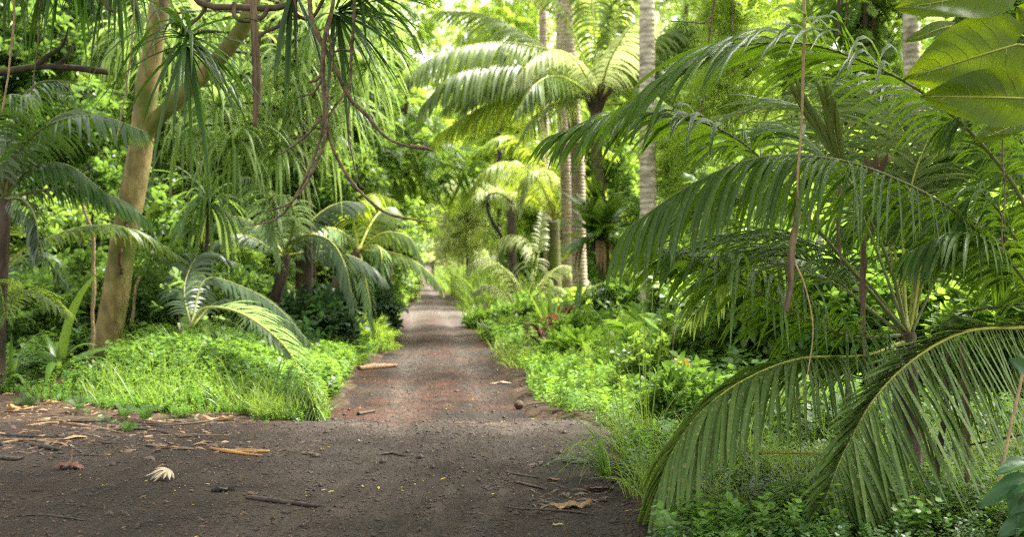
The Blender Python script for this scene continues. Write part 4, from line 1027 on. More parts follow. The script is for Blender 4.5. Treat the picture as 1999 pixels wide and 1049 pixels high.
# leaning palms in the middle of the left side
palm_tree('coconut_palm', 'dark leaning palm left of the road with broad arching fronds, one pale', 'palm',
          [(520, 640, 26), (535, 590, 26), (550, 540, 26), (556, 500, 26)], [.14, .12, .11], 'snag', 2.4, 6, [M['coco_grey'], M['rachis_y']],
          [([(556, 502, 26), (590, 462, 25.6), (640, 468, 25.2), (672, 515, 25), (690, 590, 24.9)], dict(L=.7, n=54, hang=.45)),
           ([(556, 502, 26), (540, 410, 25.5), (505, 355, 25), (470, 345, 24.6)], dict(L=.7, n=50, mats=CS, hang=.5)),
           ([(556, 500, 26), (575, 430, 25.5), (560, 385, 25), (530, 400, 24.5), (548, 515, 24.2)], dict(L=.55, n=54, mats=CS, hang=.3)),
           ([(552, 502, 26), (480, 460, 26), (430, 470, 26), (400, 540, 26)], dict(L=.6, n=44))], .65, .05, 40, (10, 60), 31, .8)
palm_tree('coconut_palm', 'slim palm leaning right towards the road, ragged yellowish fronds at its top', 'palm',
          [(628, 618, 30), (645, 575, 30), (672, 532, 30), (700, 490, 30)], [.14, .12, .115, .11], 'brown', 2.2, 6, [M['coco'], M['rachis_y']],
          [([(702, 490, 30), (665, 452, 29.6), (625, 450, 29.2), (585, 490, 29)], dict(L=.6, n=46, mats=CS, hang=.6)),
           ([(702, 490, 30), (712, 540, 29.6), (722, 590, 29.4), (730, 645, 29.3)], dict(L=.4, n=44, mats=CS, hang=.4)),
           ([(702, 488, 30), (750, 455, 30), (800, 465, 30), (825, 510, 30)], dict(L=.6, n=44, hang=.6)),
           ([(702, 488, 30), (735, 480, 29.5), (745, 500, 29.2), (742, 545, 29)], dict(L=.5, n=40, mats=CS, hang=.6)),
           ([(700, 488, 30), (690, 420, 30), (720, 380, 30), (770, 390, 30)], dict(L=.6, n=44, mats=CL, hang=.5))], .6, .05, 36, (0, 60), 32, .9)
lf_ = thing('fallen_frond_palm', 'stemless palm in the weeds with a pale bowed frond touching the road edge', 'palm', on_ground(385, 20.5))
for pts, kw in (([(372, 640, 20.5), (400, 602, 20.2), (470, 612, 19.3), (548, 668, 17.6), (594, 742, 16.5), (618, 820, 15.75)], dict(L=.72, n=58, mats=[M['coco_soft'], M['rachis_y']], hang=.55, side=(1, 1), W=.12, base=.8, droop=1.0, a0=75, a1=30, up=(.1, -.8, .5))),
                ([(372, 640, 20.5), (400, 548, 21), (470, 560, 21), (540, 600, 20.8), (600, 665, 20.6)], dict(L=.5, n=54, mats=GM, hang=.3)),
                ([(372, 640, 20.5), (430, 590, 20.9), (500, 620, 20.8), (560, 690, 20.6)], dict(L=.5, n=44, mats=GM)),
                ([(372, 640, 20.5), (360, 560, 21.5), (390, 500, 22), (450, 510, 22.4)], dict(L=.5, n=40, mats=GM))):
    mb = MB(); q = dict(W=.045, droop=1.5, lift=.2, r=.016, seg=4, start=.15); q.update(kw); mm = q.pop('mats'); frond(mb, PP(pts), **q); mb.build('frond', mm, lf_)
vine([(150, 330, 21.3), (163, 400, 21.3), (180, 460, 21.3), (183, 540, 21.3), (180, 700, 21.3)], [.018, .03, .03, .03], 'slender pale sapling stem left of the forked trunk', 'vine_pale', 7, 41, .03)
vine([(275, 540, 22.6), (262, 590, 22.6), (252, 720, 22.6)], [.02, .026, .028], 'short pale sapling stem rising just right of the forked trunk', 'vine_pale', 7, 42, .03)
bush('shrub with a few large round pale leaves right of the forked trunk', 365, 21.6, 80, 535, 'round', 'pandan_pale', .34, 26, seed=3, gap=-2, cat='shrub')
bush('vine leaved shrub with pale heart shaped leaves peeping behind the forked trunk', 305, 24, 110, 395, 'round', 'wood_mid', .36, 60, seed=4, gap=-.6)
bush('fine leaved dark shrub behind the forked trunk', 315, 23.4, 150, 490, 'ovate', 'wood_leaf', .26, 420, seed=5)

# trees on the left with crowns over the road
leafy('broadleaf_tree', 'brown trunked leafy tree behind the slanting lianas, small mid green leaves', 'tree', on_ground(590, 34), PP([(585, 420, 34), (575, 250, 34), (560, 0, 34)]), [.15, .13, .10], 'brown',
      [(P(640, 350, 34), (1.2, 1.2, .8)), (P(560, 300, 34), (1.3, 1.2, .9)), (P(700, 420, 34.5), (.8, .9, .6)), (P(620, 440, 33.5), (.7, .8, .6)), (P(560, 60, 34), (2., 1.5, 1.4))], 1500, 'ovate', .38, 'wood_mid', 51)
leafy('broadleaf_tree', 'twin brown trunk rising beside the leafy tree left of the road', 'tree', on_ground(612, 35), PP([(606, 440, 35), (612, 250, 35), (650, 30, 35)]), [.13, .12, .09], 'brown',
      [(P(660, 180, 35), (1.4, 1.3, 1.1)), (P(690, 300, 35), (1.1, 1., .8)), (P(650, 20, 35), (1.8, 1.4, 1.2))], 1000, 'ovate', .38, 'wood_leaf', 52)
leafy('overhanging_tree', 'dark feathery leaved tree whose boughs overhang the road from the left', 'tree', on_ground(748, 42), PP([(765, 480, 42), (772, 370, 42), (790, 250, 42), (800, 120, 42)]), [.11, .10, .09, .06], 'snag',
      [(P(790, 290, 41), (1.1, 1.2, .6)), (P(860, 315, 41), (1.0, 1.2, .5)), (P(900, 350, 41), (.55, .8, .4)), (P(815, 350, 41), (.8, 1., .5)), (P(740, 330, 41), (1., 1.2, .8)), (P(775, 200, 42), (1.0, 1.4, 1.0)), (P(730, 240, 42), (1.1, 1.3, 1.2)), (P(850, 285, 41.5), (.8, 1, .3))],
      760, 'pinnate', .62, 'wood_mid', 53, True, None, .35, .12)
leafy('broadleaf_tree', 'dark leaved tree massed under the boughs at the left road edge', 'tree', on_ground(735, 45), PP([(735, 480, 45), (740, 420, 45)]), [.08, .06], 'brown',
      [(P(760, 450, 45), (1.1, 1.2, 1.3)), (P(720, 400, 45), (1.2, 1.2, 1.0)), (P(770, 520, 46), (.4, .9, .9))], 800, 'ovate', .42, 'wood_mid', 54)

# shrubs along the left road edge
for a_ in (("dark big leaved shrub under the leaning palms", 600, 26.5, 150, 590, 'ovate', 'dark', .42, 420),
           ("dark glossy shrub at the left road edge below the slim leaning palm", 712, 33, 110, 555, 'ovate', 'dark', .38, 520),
           ("round lime green bush at the left road edge", 712, 30.5, 100, 640, 'feather', 'wood_lime', .30, 520),
           ("mid green fluffy bush in front of the round lime green one", 640, 26.5, 120, 655, 'pinnate', 'herb', .30, 480),
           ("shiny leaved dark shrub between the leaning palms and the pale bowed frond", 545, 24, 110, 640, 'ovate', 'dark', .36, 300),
           ("bushy shrub at the far left road edge before the bend of light", 755, 55, 70, 490, 'ovate', 'wood_mid', .42, 520),
           ("pale green shrub at the left of the far end of the road", 785, 75, 60, 470, 'ovate', 'wood_haze', .5, 500)):
    bush(*a_, seed=int(a_[1]))

# right bank plants
for a_ in (("low bluish green shrub at the right road edge nearest the far grass", 965, 42, 90, 620, 'ovate', 'herb', .3, 500),
           ("leafy shrub with dark leaves behind the strap leaved lily", 1035, 37, 110, 610, 'ovate', 'wood_leaf', .34, 420),
           ("mid green shrub below the arching fronds of the young palm", 1000, 35, 100, 650, 'pinnate', 'wood_mid', .34, 420),
           ("sunny yellow green bush behind the mossy palm trunk", 1140, 37, 120, 590, 'ovate', 'wood_lime', .36, 400),
           ("dense dark shrub between the mossy and the whitish palm trunks", 1225, 33, 110, 560, 'ovate', 'wood_leaf', .34, 520),
           ("bright leafy bush at the foot of the whitish palm trunk", 1300, 25, 130, 640, 'ovate', 'wood_lime', .32, 420),
           ("mid green bush with drooping leaves right of the red brown plants", 1150, 29, 120, 690, 'ovate', 'herb', .34, 420),
           ("pale herb bush at the edge of the bright grass, right bank", 1130, 25.5, 100, 720, 'pinnate', 'herb_lime', .3, 380),
           ("mid green bush beside the tall grass clump, right bank", 1290, 18.5, 120, 680, 'ovate', 'wood_mid', .24, 420),
           ("small dark leaved bush in the shade left of the low old frond", 1330, 14.5, 110, 740, 'ovate', 'herb', .24, 260)):
    bush(*a_, seed=int(a_[1]))
for lb, px, d, n, L in (("red brown leaved plant, the taller of two on the right bank", 1090, 29.5, 40, .62), ("red brown leaved plant at the edge of the road grass, right bank", 1052, 27, 30, .42),
                        ("red brown leaved plant behind the strap leaved lily", 1110, 33, 30, .6)):
    b = on_ground(px, d); root = thing('red_plant', lb, 'plant', b, 'red leaved plants on the right bank')
    mb = MB(); hs = R.uniform(.1, .55, n)
    az = R.uniform(0, 6.28, n); dv = np.stack([np.cos(az), np.sin(az), R.uniform(.2, 1.2, n)], 1)
    strips(mb, b + np.stack([0 * hs, 0 * hs, hs], 1), dv, nrm(np.cross(dv, [0, 0, 1.])), L, .10, 1.4, 5, np.array([.35, .8, 1, .9, .6, .05]), .12, R.uniform(0, 1, n)); mb.build('leaves', M['ti'], root)
    mb = MB(); tube(mb, [b - [0, 0, .05], b + [0, 0, .6]], [.02, .012], 6); mb.build('stem', M['brown'], root)
straps('lily with upright strap leaves on the right bank in front of the pale trunks', 1075, 30, 16, 1.2, .085, 'nest', 60, 88, .6, 'lily')
straps('large fern with pale drooping leaves at the foot of the pale trunks', 1125, 33.5, 18, 1.5, .2, 'pandan_pale', 35, 80, 2.0, 'fern', 'fern')
fb_ = on_ground(1245, 24)
fe = thing('tree_fern', 'fern with two broad feathery pale fronds left of the tall grass clump', 'fern', fb_)
for pts in ([(1245, 760, 24), (1235, 680, 23.8), (1222, 640, 23.5), (1200, 690, 23.2)], [(1248, 760, 24), (1262, 680, 23.8), (1285, 655, 23.6), (1320, 690, 23.4)], [(1246, 760, 24), (1246, 660, 24.3), (1252, 610, 24.6), (1270, 600, 25)], [(1240, 765, 24), (1205, 720, 23.5), (1180, 715, 23.2), (1150, 745, 23)]):
    mb = MB(); frond(mb, PP(pts), .48, 26, .075, .7, .1, .2, .010, 4); mb.build('frond', [M['herb_lime'], M['rachis_y']], fe)
mo = thing('monstera', 'plant with large fan ribbed light green leaves behind the hanging vines, right bank', 'plant', on_ground(1275, 21))
for bx, by, tx, ty, wd in ((1262, 640, 1300, 690, .34), (1300, 640, 1250, 612, .3), (1270, 690, 1230, 740, .32), (1305, 700, 1345, 740, .28)):
    mb = MB(); broad_leaf(mb, P(bx, by, 20.8), P(tx, ty, 20.6), wd, (0, -.8, .6), tint=.6, rib=.008); tube(mb, crv([on_ground(1275, 21), P((1275 + bx) / 2, by + 40, 21), P(bx, by, 20.8)], 8), .008, 5, .5, 1)
    mb.build('leaf', [M['herb_lime'], M['rachis_y']], mo)
yl = thing('yellowing_plant', 'small plant with a few yellow leaves beside the tall grass clump', 'plant', on_ground(1312, 15.5))
mb = MB(); b = on_ground(1312, 15.5); tube(mb, crv([b - [0, 0, .05], P(1312, 700, 15.5), P(1318, 640, 15.5)], 8), [.012, .006], 6); mb.build('stem', M['vine'], yl)
for (bx, by), (tx, ty) in (((1318, 740), (1335, 780)), ((1312, 770), (1290, 800)), ((1322, 700), (1350, 720)), ((1330, 790), (1350, 825))):
    mb = MB(); broad_leaf(mb, P(bx, by, 15.4), P(tx, ty, 15.3), .12, (0, -.9, .5), rib=.003); mb.build('leaf', [M['yellow'], M['rachis_y']], yl)
for (px, py, d), lb in (((1185, 738, 24.5), 'single orange yellow leaf resting on the pale herb bush'), ((1142, 760, 24), 'small orange leaf low beside the pale herb bush'), ((998, 622, 37), 'yellow leaf on the bank right of the road bend')):
    mb = MB(); broad_leaf(mb, P(px - 14, py + 8, d), P(px + 16, py - 8, d - .1), .16, (0, -.8, .6), rib=.003); tag(mb.build('yellow_leaf', [M['yellow'], M['yellow']], None, P(px, py, d)), lb, 'leaf')

# unseen tree added to shade the clearing, its trunk right of the picture
cb = np.array([7.2, 11.5, 0.]); cb[2] = gz(cb[0], cb[1])
leafy('shade_tree', 'big unseen spreading tree added above the picture to shade the clearing', 'tree', cb, np.array([[7.1, 11.6, 3.], [6.2, 12.5, 6.], [4.5, 13.5, 8.]]), [.4, .32, .2], 'brown',
      [(np.array([4., 14., 9.]), (4., 4., 1.6)), (np.array([-1., 15., 9.2]), (4., 4., 1.4)), (np.array([0., 10., 9.]), (4., 3.5, 1.4)), (np.array([-5., 14., 9.2]), (3., 4., 1.4)), (np.array([1., 6., 8.5]), (5., 3.5, 1.4)), (np.array([8.5, 12., 8.6]), (3.5, 5., 1.6))], 2600, 'ovate', .6, 'wood_mid', 201)

# ------------------------------------------------------------------ woods that close the view
def far_tree(name, label, px, d, top, wpx, kind, lmat, size, n, seed, tmat='brown', lean=0, group=None, low=.25):
    """broadleaf tree at px, distance d: trunk to the row top, crown of several masses"""
    b = on_ground(px, d); hgt = H + (CY - top) / F * d - b[2]; rx = wpx / 2 / F * d
    g = np.random.default_rng(seed)
    bl = []
    for k in range(7):
        f = low + (1 - low) * (k + .5) / 7
        s_ = math.sin(math.pi * min(1, .25 + .75 * f)) * .6 + .35
        bl.append((b + [g.uniform(-.55, .55) * rx + lean * f, g.uniform(-.5, .5) * rx, hgt * f], (rx * .62 * s_, rx * .6 * s_, hgt * .13 + .2)))
    bl.append((b + [lean, 0, hgt * .9], (rx * .45, rx * .45, hgt * .14)))
    return leafy(name, label, 'tree', b, np.array([b + [lean * .3, 0, hgt * .45], b + [lean, 0, hgt * .9]]), [max(.1, hgt * .010), max(.08, hgt * .008), .05], tmat, bl, n, kind, size, lmat, seed, True, group, .25, -.12)

T_ = far_tree
# at the end of the road
T_('broadleaf_tree', 'sunlit pale green tree right of the far end of the road, trunk showing', 912, 95, 250, 190, 'ovate', 'wood_haze', .8, 900, 61, 'brown', 0, None, .3)
T_('broadleaf_tree', 'pale yellow green tree at the very end of the road', 845, 150, 300, 140, 'ovate', 'wood_haze', 1.2, 700, 62)
T_('broadleaf_tree', 'tall pale tree rising behind the far end of the road', 800, 170, 170, 220, 'ovate', 'wood_haze', 1.5, 900, 63)
T_('broadleaf_tree', 'light green tree left of the far end of the road', 745, 110, 200, 200, 'ovate', 'wood_haze', .9, 900, 64)
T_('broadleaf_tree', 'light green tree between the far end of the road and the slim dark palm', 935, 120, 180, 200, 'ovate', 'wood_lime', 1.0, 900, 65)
T_('broadleaf_tree', 'tall lime green tree behind the coconut crown', 1010, 90, -40, 330, 'pinnate', 'wood_lime', 1.0, 1300, 66)
T_('broadleaf_tree', 'tall green tree above the overhanging boughs', 780, 75, -60, 300, 'ovate', 'wood_lime', .8, 1300, 67)
T_('broadleaf_tree', 'tall fresh green tree above the road left of the coconut crown', 975, 85, -80, 260, 'pinnate', 'wood_lime', .9, 1200, 68)
# right side
T_('feathery_tree', 'feathery bright green tree behind the top right frond', 1430, 30, -120, 300, 'feather', 'wood_lime', .48, 2200, 71, 'brown', 0, None, .15)
T_('feathery_tree', 'feathery bright green tree just right of the whitish palm trunk', 1340, 36, -60, 220, 'feather', 'wood_mid', .5, 1800, 72, 'brown', 0, None, .1)
T_('feathery_tree', 'feathery yellow green tree behind the folded spear leaf', 1590, 32, -100, 300, 'feather', 'wood_lime', .5, 2200, 73, 'brown', 0, None, .1)
T_('broadleaf_tree', 'leafy tree with hand shaped sprays at the top, right of the dangling vines', 1690, 27, -140, 300, 'pinnate', 'wood_mid', .5, 1500, 74, 'brown', 0, None, .35)
T_('broadleaf_tree', 'shaded leafy tree behind the right edge palm', 1930, 24, -150, 300, 'pinnate', 'wood_leaf', .5, 1600, 75, 'brown', 0, None, .2)
T_('broadleaf_tree', 'sunny tree in the gap between the trunks and the front palm', 1240, 62, 80, 260, 'ovate', 'wood_lime', .7, 1200, 76, 'brown', 0, None, .05)
T_('broadleaf_tree', 'mid green tree behind the whitish and pale trunks', 1180, 52, 240, 200, 'ovate', 'wood_mid', .55, 1200, 77, 'brown', 0, None, .05)
T_('broadleaf_tree', 'bushy light tree behind the short lime green palm', 1050, 70, 330, 200, 'ovate', 'wood_lime', .7, 1000, 78, 'brown', 0, None, .05)
palm_tree('coconut_palm', 'whitish palm trunk seen in pieces through the fronds at the right', 'palm', [(1800, 700, 26), (1795, 450, 26), (1780, 150, 26), (1782, -250, 26)], [.2, .17, .16], 'whitebark', 3.8, 12, CM, (), .9, .06, 36, (0, 75), 79)
# left side
T_('broadleaf_tree', 'dark leafy tree behind the mossy branch', 120, 29, -160, 420, 'ovate', 'wood_leaf', .42, 2200, 81, 'brown', 0, None, .1)
T_('broadleaf_tree', 'leafy tree behind the forked trunk, paler above', 330, 32, -120, 360, 'pinnate', 'wood_mid', .5, 2000, 82, 'brown', 0, None, .1)
T_('broadleaf_tree', 'dark tree filling the gap behind the young screw pine', 460, 37, 150, 300, 'ovate', 'wood_leaf', .45, 1700, 83, 'brown', 0, None, .05)
T_('broadleaf_tree', 'shady tree at the far left behind the edge palm', -40, 27, 60, 320, 'ovate', 'wood_leaf', .42, 1700, 84, 'brown', 0, None, .05)
T_('broadleaf_tree', 'tall tree behind the weeping screw pine, small bright leaves', 560, 48, -80, 340, 'ovate', 'wood_lime', .6, 1700, 85, 'brown', 0, None, .1)
T_('broadleaf_tree', 'green tree behind the leaning palms left of the road', 650, 50, 330, 240, 'ovate', 'wood_mid', .55, 1200, 86, 'brown', 0, None, .05)
for k, (px, d, top, wp, mt_, lb) in enumerate(((60, 23.5, 560, 260, 'wood_leaf', 'dark shrub behind the young palm at the left edge'), (210, 25, 520, 220, 'wood_leaf', 'dark shrub left of and behind the forked trunk'),
                                         (440, 27, 560, 220, 'wood_leaf', 'dark shrub below the young screw pine head'), (150, 27, 400, 260, 'wood_mid', 'leafy shrub behind the edge palm and the forked trunk'))):
    bush(lb, px, d, wp, top, 'ovate', mt_, .34, 900, seed=90 + k)
for k, (px, d, top, wp, mt_, kd, lb) in enumerate(((1420, 19, 560, 220, 'wood_mid', 'ovate', 'bright yellow green bush behind the reaching mid frond'), (1560, 18, 420, 240, 'wood_mid', 'ovate', 'sunlit bush glowing through the middle of the front palm'),
                                         (1700, 17, 520, 240, 'herb', 'ovate', 'bright bush behind the petioles of the front palm'), (1860, 16.5, 540, 240, 'wood_mid', 'ovate', 'mid green bush behind the right edge palm'),
                                         (1990, 15.5, 500, 220, 'wood_mid', 'round', 'large leaved bush cut by the right edge'), (1480, 23, 260, 260, 'wood_mid', 'pinnate', 'tall green shrub between the upper fronds'),
                                         (1640, 22, 240, 240, 'wood_lime', 'ovate', 'tall sunny shrub behind the spear leaf'), (1360, 22, 470, 160, 'wood_mid', 'ovate', 'shrub between the whitish trunk and the front palm'),
                                         (1850, 21, 300, 260, 'wood_mid', 'ovate', 'tall mid green shrub behind the right edge fronds'))):
    bush(lb, px, d, wp, top, kd, mt_, .32, 750, seed=110 + k, stems=k < 5)

def wood_mass(name, lab, x0, x1, y0, y1, z1, n, kind, lmats, size, seed, gap=-.05, z0=0):
    """far-off woodland that reads as one mass"""
    mb = MB(); m = int(n * 1.8)
    p = np.stack([R.uniform(x0, x1, m), R.uniform(y0, y1, m), R.uniform(z0, 1, m) ** .9 * z1], 1)
    p[:, 2] *= 1 + .25 * np.sin(p[:, 0] * .33 + seed) * np.sin(p[:, 0] * .11 + p[:, 1] * .2)
    p = p[(noise3(p, .55, seed) > gap)][:n]
    p = p[(p[:, 0] < road_l(p[:, 1]) - .8) | (p[:, 0] > road_r(p[:, 1]) + .8)]
    d = R.normal(0, .6, p.shape) + [0, -.5, .1]
    k = R.integers(0, len(lmats), len(p)); k = np.where(noise3(p, .3, seed + 2) > .15, 0, k)
    for j in range(len(lmats)):
        s_ = k == j
        if s_.any(): stamp(mb, kind, p[s_], d[s_], size * R.uniform(.7, 1.3, s_.sum()), None, .25 * noise3(p[s_], .8, 7), j)
    o = mb.build(name, [M[q] for q in lmats])
    return tag(o, lab, 'woodland', None, 'stuff')
wood_mass('distant_woods', 'mass of pale woodland behind everything right of the road', 4, 60, 70, 92, 26, 5200, 'ovate', ['wood_lime', 'wood_haze'], 1.3, 1)
wood_mass('distant_woods', 'mass of green woodland behind everything left of the road', -60, -9, 60, 82, 24, 5200, 'ovate', ['wood_lime', 'wood_mid', 'wood_haze'], 1.2, 2)
wood_mass('distant_woods', 'pale woodland closing off the far end of the road', -90, 60, 265, 300, 62, 5000, 'ovate', ['wood_haze', 'wood_lime'], 3.4, 3)
wood_mass('distant_woods', 'woodland filling the shade behind the left palms', -16, -7, 32, 44, 10, 3000, 'ovate', ['wood_leaf', 'wood_mid'], .6, 4)

# ------------------------------------------------------------------ undergrowth and grass
def cover(name, lab, x0, x1, y0, y1, n, kind, lmat, size, test, hscale=1., seed=0, grow=None, z=0.):
    mb = MB()
    x, y = R.uniform(x0, x1, n * 2), R.uniform(y0, y1, n * 2)
    ok = test(x, y) & (noise3(np.stack([x, y, 0 * x], 1), 1.1, seed) > -.55)
    x, y = x[ok][:n], y[ok][:n]
    p = np.stack([x, y, gz(x, y) - .02 + z], 1)
    s = size * R.uniform(.5, 1.15, len(x)) * (1 + .35 * noise3(p, .9, seed + 1))
    if grow is not None: s = s * grow(x, y)
    d = R.normal(0, .28, p.shape) + [0, 0, hscale]
    stamp(mb, kind, p, d, s, True, .22 * noise3(p, .7, seed + 2) + R.normal(0, .1, len(x)))
    o = mb.build(name, M[lmat]); return tag(o, lab, 'ground cover', None, 'stuff')

def blades(name, lab, x0, x1, y0, y1, n, L, W, lmat, test, droop=1.3, seed=0, lean=(0, 0)):
    mb = MB()
    x, y = R.uniform(x0, x1, n * 2), R.uniform(y0, y1, n * 2)
    ok = test(x, y) & (noise3(np.stack([x, y, 0 * x], 1), 1.6, seed) > -.45)
    x, y = x[ok][:n], y[ok][:n]; m = len(x)
    p = np.stack([x, y, gz(x, y) - .02], 1)
    d = np.stack([R.normal(lean[0], .35, m), R.normal(lean[1], .35, m), np.ones(m)], 1)
    az = R.uniform(0, 6.28, m)
    strips(mb, p, d, np.stack([np.cos(az), np.sin(az), 0 * az], 1), L * R.uniform(.5, 1.2, m) * (1 + .4 * noise3(p, 1.2, seed + 3)), W, droop * R.uniform(.4, 1.5, m), 4, np.array([.8, 1, .8, .5, .05]), 0, np.clip(.5 + .3 * noise3(p, .8, seed) + R.normal(0, .15, m), 0, 1))
    o = mb.build(name, M[lmat]); return tag(o, lab, 'grass', None, 'stuff')

left = lambda x, y: (x < road_l(y) - .02 + .08 * np.sin(y * 7)) & (y > lb_line(x)) & ~((np.abs(x + 6.75) < .5) & (y > 20.2) & (y < 22.3))
rb = lambda y: np.where(y < 13, .98 + .09 * np.sin(y * 2.1), np.where(y < 15.6, 1.15, road_r(y)))
right = lambda x, y: x > rb(y) + .03 + .10 * np.sin(y * 6.1) * np.sin(y * 2.2)
ramp_l = lambda x, y: np.clip(.35 + (y - lb_line(x)) * .36, .35, 1.45)
cover('undergrowth', 'bright low weeds on the left bank', -6.6, -1.5, 16, 25, 10500, 'herb', 'herb_lime', .26, lambda x, y: left(x, y) & (x > -5.3 - .12 * (y - 16) + .4 * np.sin(y * 2)), 1., 1, ramp_l)
cover('undergrowth', 'darker green weeds mixed through the left bank', -6.6, -1.5, 16, 25, 4200, 'herb', 'herb', .30, left, 1., 26, ramp_l)
cover('undergrowth', 'mixed broader leaved weeds through the left bank', -8, -1.8, 16.5, 27, 700, 'ovate', 'herb', .18, left, 1., 21, ramp_l)
cover('undergrowth', 'feathery weeds through the left bank', -8, -1.8, 16.5, 27, 700, 'pinnate', 'herb_lime', .26, left, 1., 22, ramp_l)
blades('grass', 'loose grass growing through the weeds of the left bank', -6, -1.8, 17, 26, 2600, .62, .012, 'grass', left, 1.2, 23)
cover('undergrowth', 'stray small weeds in front of the left bank', -9, -1.9, 14.5, 20, 420, 'herb', 'herb', .13, lambda x, y: (y > lb_line(x) - .9 * np.abs(np.sin(x * 2.7))) & (y < lb_line(x) + .2) & (x < road_l(y)), 1., 28)
cover('undergrowth', 'greener weeds under and left of the forked trunk', -11, -3.6, 16.5, 27, 4200, 'herb', 'herb', .36, lambda x, y: left(x, y) & (x < -4.4 - .1 * (y - 16) + .5 * np.sin(y * 2)), 1., 2, ramp_l)
cover('undergrowth', 'weeds along the left road edge further on', -7, -2, 23, 60, 5000, 'herb', 'herb_lime', .42, left, 1., 3)
cover('undergrowth', 'low weeds on the right bank', .2, 8, 15.6, 34, 6500, 'herb', 'herb_lime', .34, right, 1., 4)
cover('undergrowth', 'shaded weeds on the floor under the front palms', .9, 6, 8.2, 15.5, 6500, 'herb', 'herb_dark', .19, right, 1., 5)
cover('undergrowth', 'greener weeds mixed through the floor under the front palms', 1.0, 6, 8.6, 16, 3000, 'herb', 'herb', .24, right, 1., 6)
cover('undergrowth', 'mixed broad leaved weeds on the right bank', .4, 7, 15.6, 34, 1500, 'ovate', 'herb', .24, right, 1., 24)
cover('undergrowth', 'feathery weeds on the right bank', .2, 7, 17, 34, 1000, 'pinnate', 'wood_mid', .32, right, 1., 25)
cover('undergrowth', 'taller leafy weeds behind the front palms', 2., 9, 12.5, 20, 3600, 'herb', 'herb', .40, right, 1., 7)
cover('undergrowth', 'leafy weeds along the right verge further on', -.5, 9, 30, 62, 5000, 'herb', 'herb_lime', .5, right, 1., 8)
cover('undergrowth', 'small ferns among the weeds', 1.2, 5, 8.6, 14, 70, 'fern', 'herb', .22, right, 1., 9)
cover('undergrowth', 'small ferns among the sticks by the left clearing', -8, -4, 14.5, 19, 14, 'fern', 'herb_dark', .24, lambda x, y: (x < -4.1) & (y > 14.5 - .5 * (x + 6)), 1., 10)
blades('grass', 'long soft grass at the left road edge', -3.6, -1.6, 16, 20.5, 6000, .5, .010, 'grass', lambda x, y: left(x, y) & (x > -3.4 + .1 * (y - 16) + .5 * np.sin(y * 3)), 1.4, 1)
blades('grass', 'lime verge grass at the right road edge', .6, 4, 15.3, 24, 9000, .26, .011, 'grass', lambda x, y: right(x, y) & (x < road_r(y) + 1.3), 1.3, 2)
blades('grass', 'grass strip further along the left road edge', -5.5, -1.5, 21, 70, 9000, .45, .022, 'grass', lambda x, y: left(x, y) & (x > road_l(y) - .8), 1.3, 3)
blades('grass', 'grass strip further along the right road edge', -4, 3, 24, 70, 9000, .40, .022, 'grass', lambda x, y: right(x, y) & (x < road_r(y) + .9), 1.3, 4)
blades('tall_grass', 'tall yellow green grass right of the far part of the road', -14, 5, 60, 190, 15000, 1.7, .09, 'grass', lambda x, y: right(x, y) & (x < road_r(y) + 4.5) & (x > road_r(y) + .5), .9, 5)
blades('tall_grass', 'tall grass left of the far part of the road', -20, -3, 60, 190, 9000, 1.3, .09, 'grass', lambda x, y: left(x, y) & (x > road_l(y) - 4) & (x < road_l(y) - .5), .9, 6)
blades('grass', 'lush grass growing up behind the low fronds', 2., 7, 10, 17, 5000, .5, .012, 'grass', right, 1.3, 27)
blades('grass', 'bright grass among the weeds under the front palms', .85, 4.5, 9.2, 15, 5200, .38, .009, 'grass', right, 1.5, 7, (-.15, 0))
# separate tall tufts at the edge of the clearing
for lb, px, d, n, L, az, mt_ in (('tall grass tuft arching left over the dirt at the right edge of the clearing', 1222, 12.4, 40, 1.0, (110, 250), 'grass'), ('tall upright grass tuft in front of the pale fern', 1262, 12.9, 16, 1.5, (0, 360), 'grass'),
                            ('coarse grass tuft low on the dirt edge, blades bent to the left', 1185, 11.4, 40, .62, (120, 240), 'herb')):
    b = on_ground(px, d); mb = MB(); rosette(mb, b, n, L, .013, 2.4, 45, 88, 8, None, .12, 0, .25, None, az)
    if L > 1.2: rosette(mb, b, 8, 1.5, .014, .3, 78, 90, 8, None, .1)
    tag(mb.build('grass_tuft', M[mt_], None, b), lb, 'grass tuft', 'grass tufts at the clearing edge')
b = on_ground(1803, 8.75); mb = MB(); strips(mb, np.array([b, b + [.03, .02, 0], b + [-.04, 0, 0]]), np.array([[-.05, -.1, 1], [.12, 0, 1], [-.3, -.1, 1.]]), np.array([[1., .1, 0]] * 3), np.array([.27, .25, .16]), .05, .15, 6, np.array([.6, .9, 1, 1, .8, .5, .05]), .2, np.array([.8, .3, .5]))
tag(mb.build('young_shoot', M['palm_new'], None, b), 'yellow tipped palm seedling standing up at the bottom right', 'seedling')

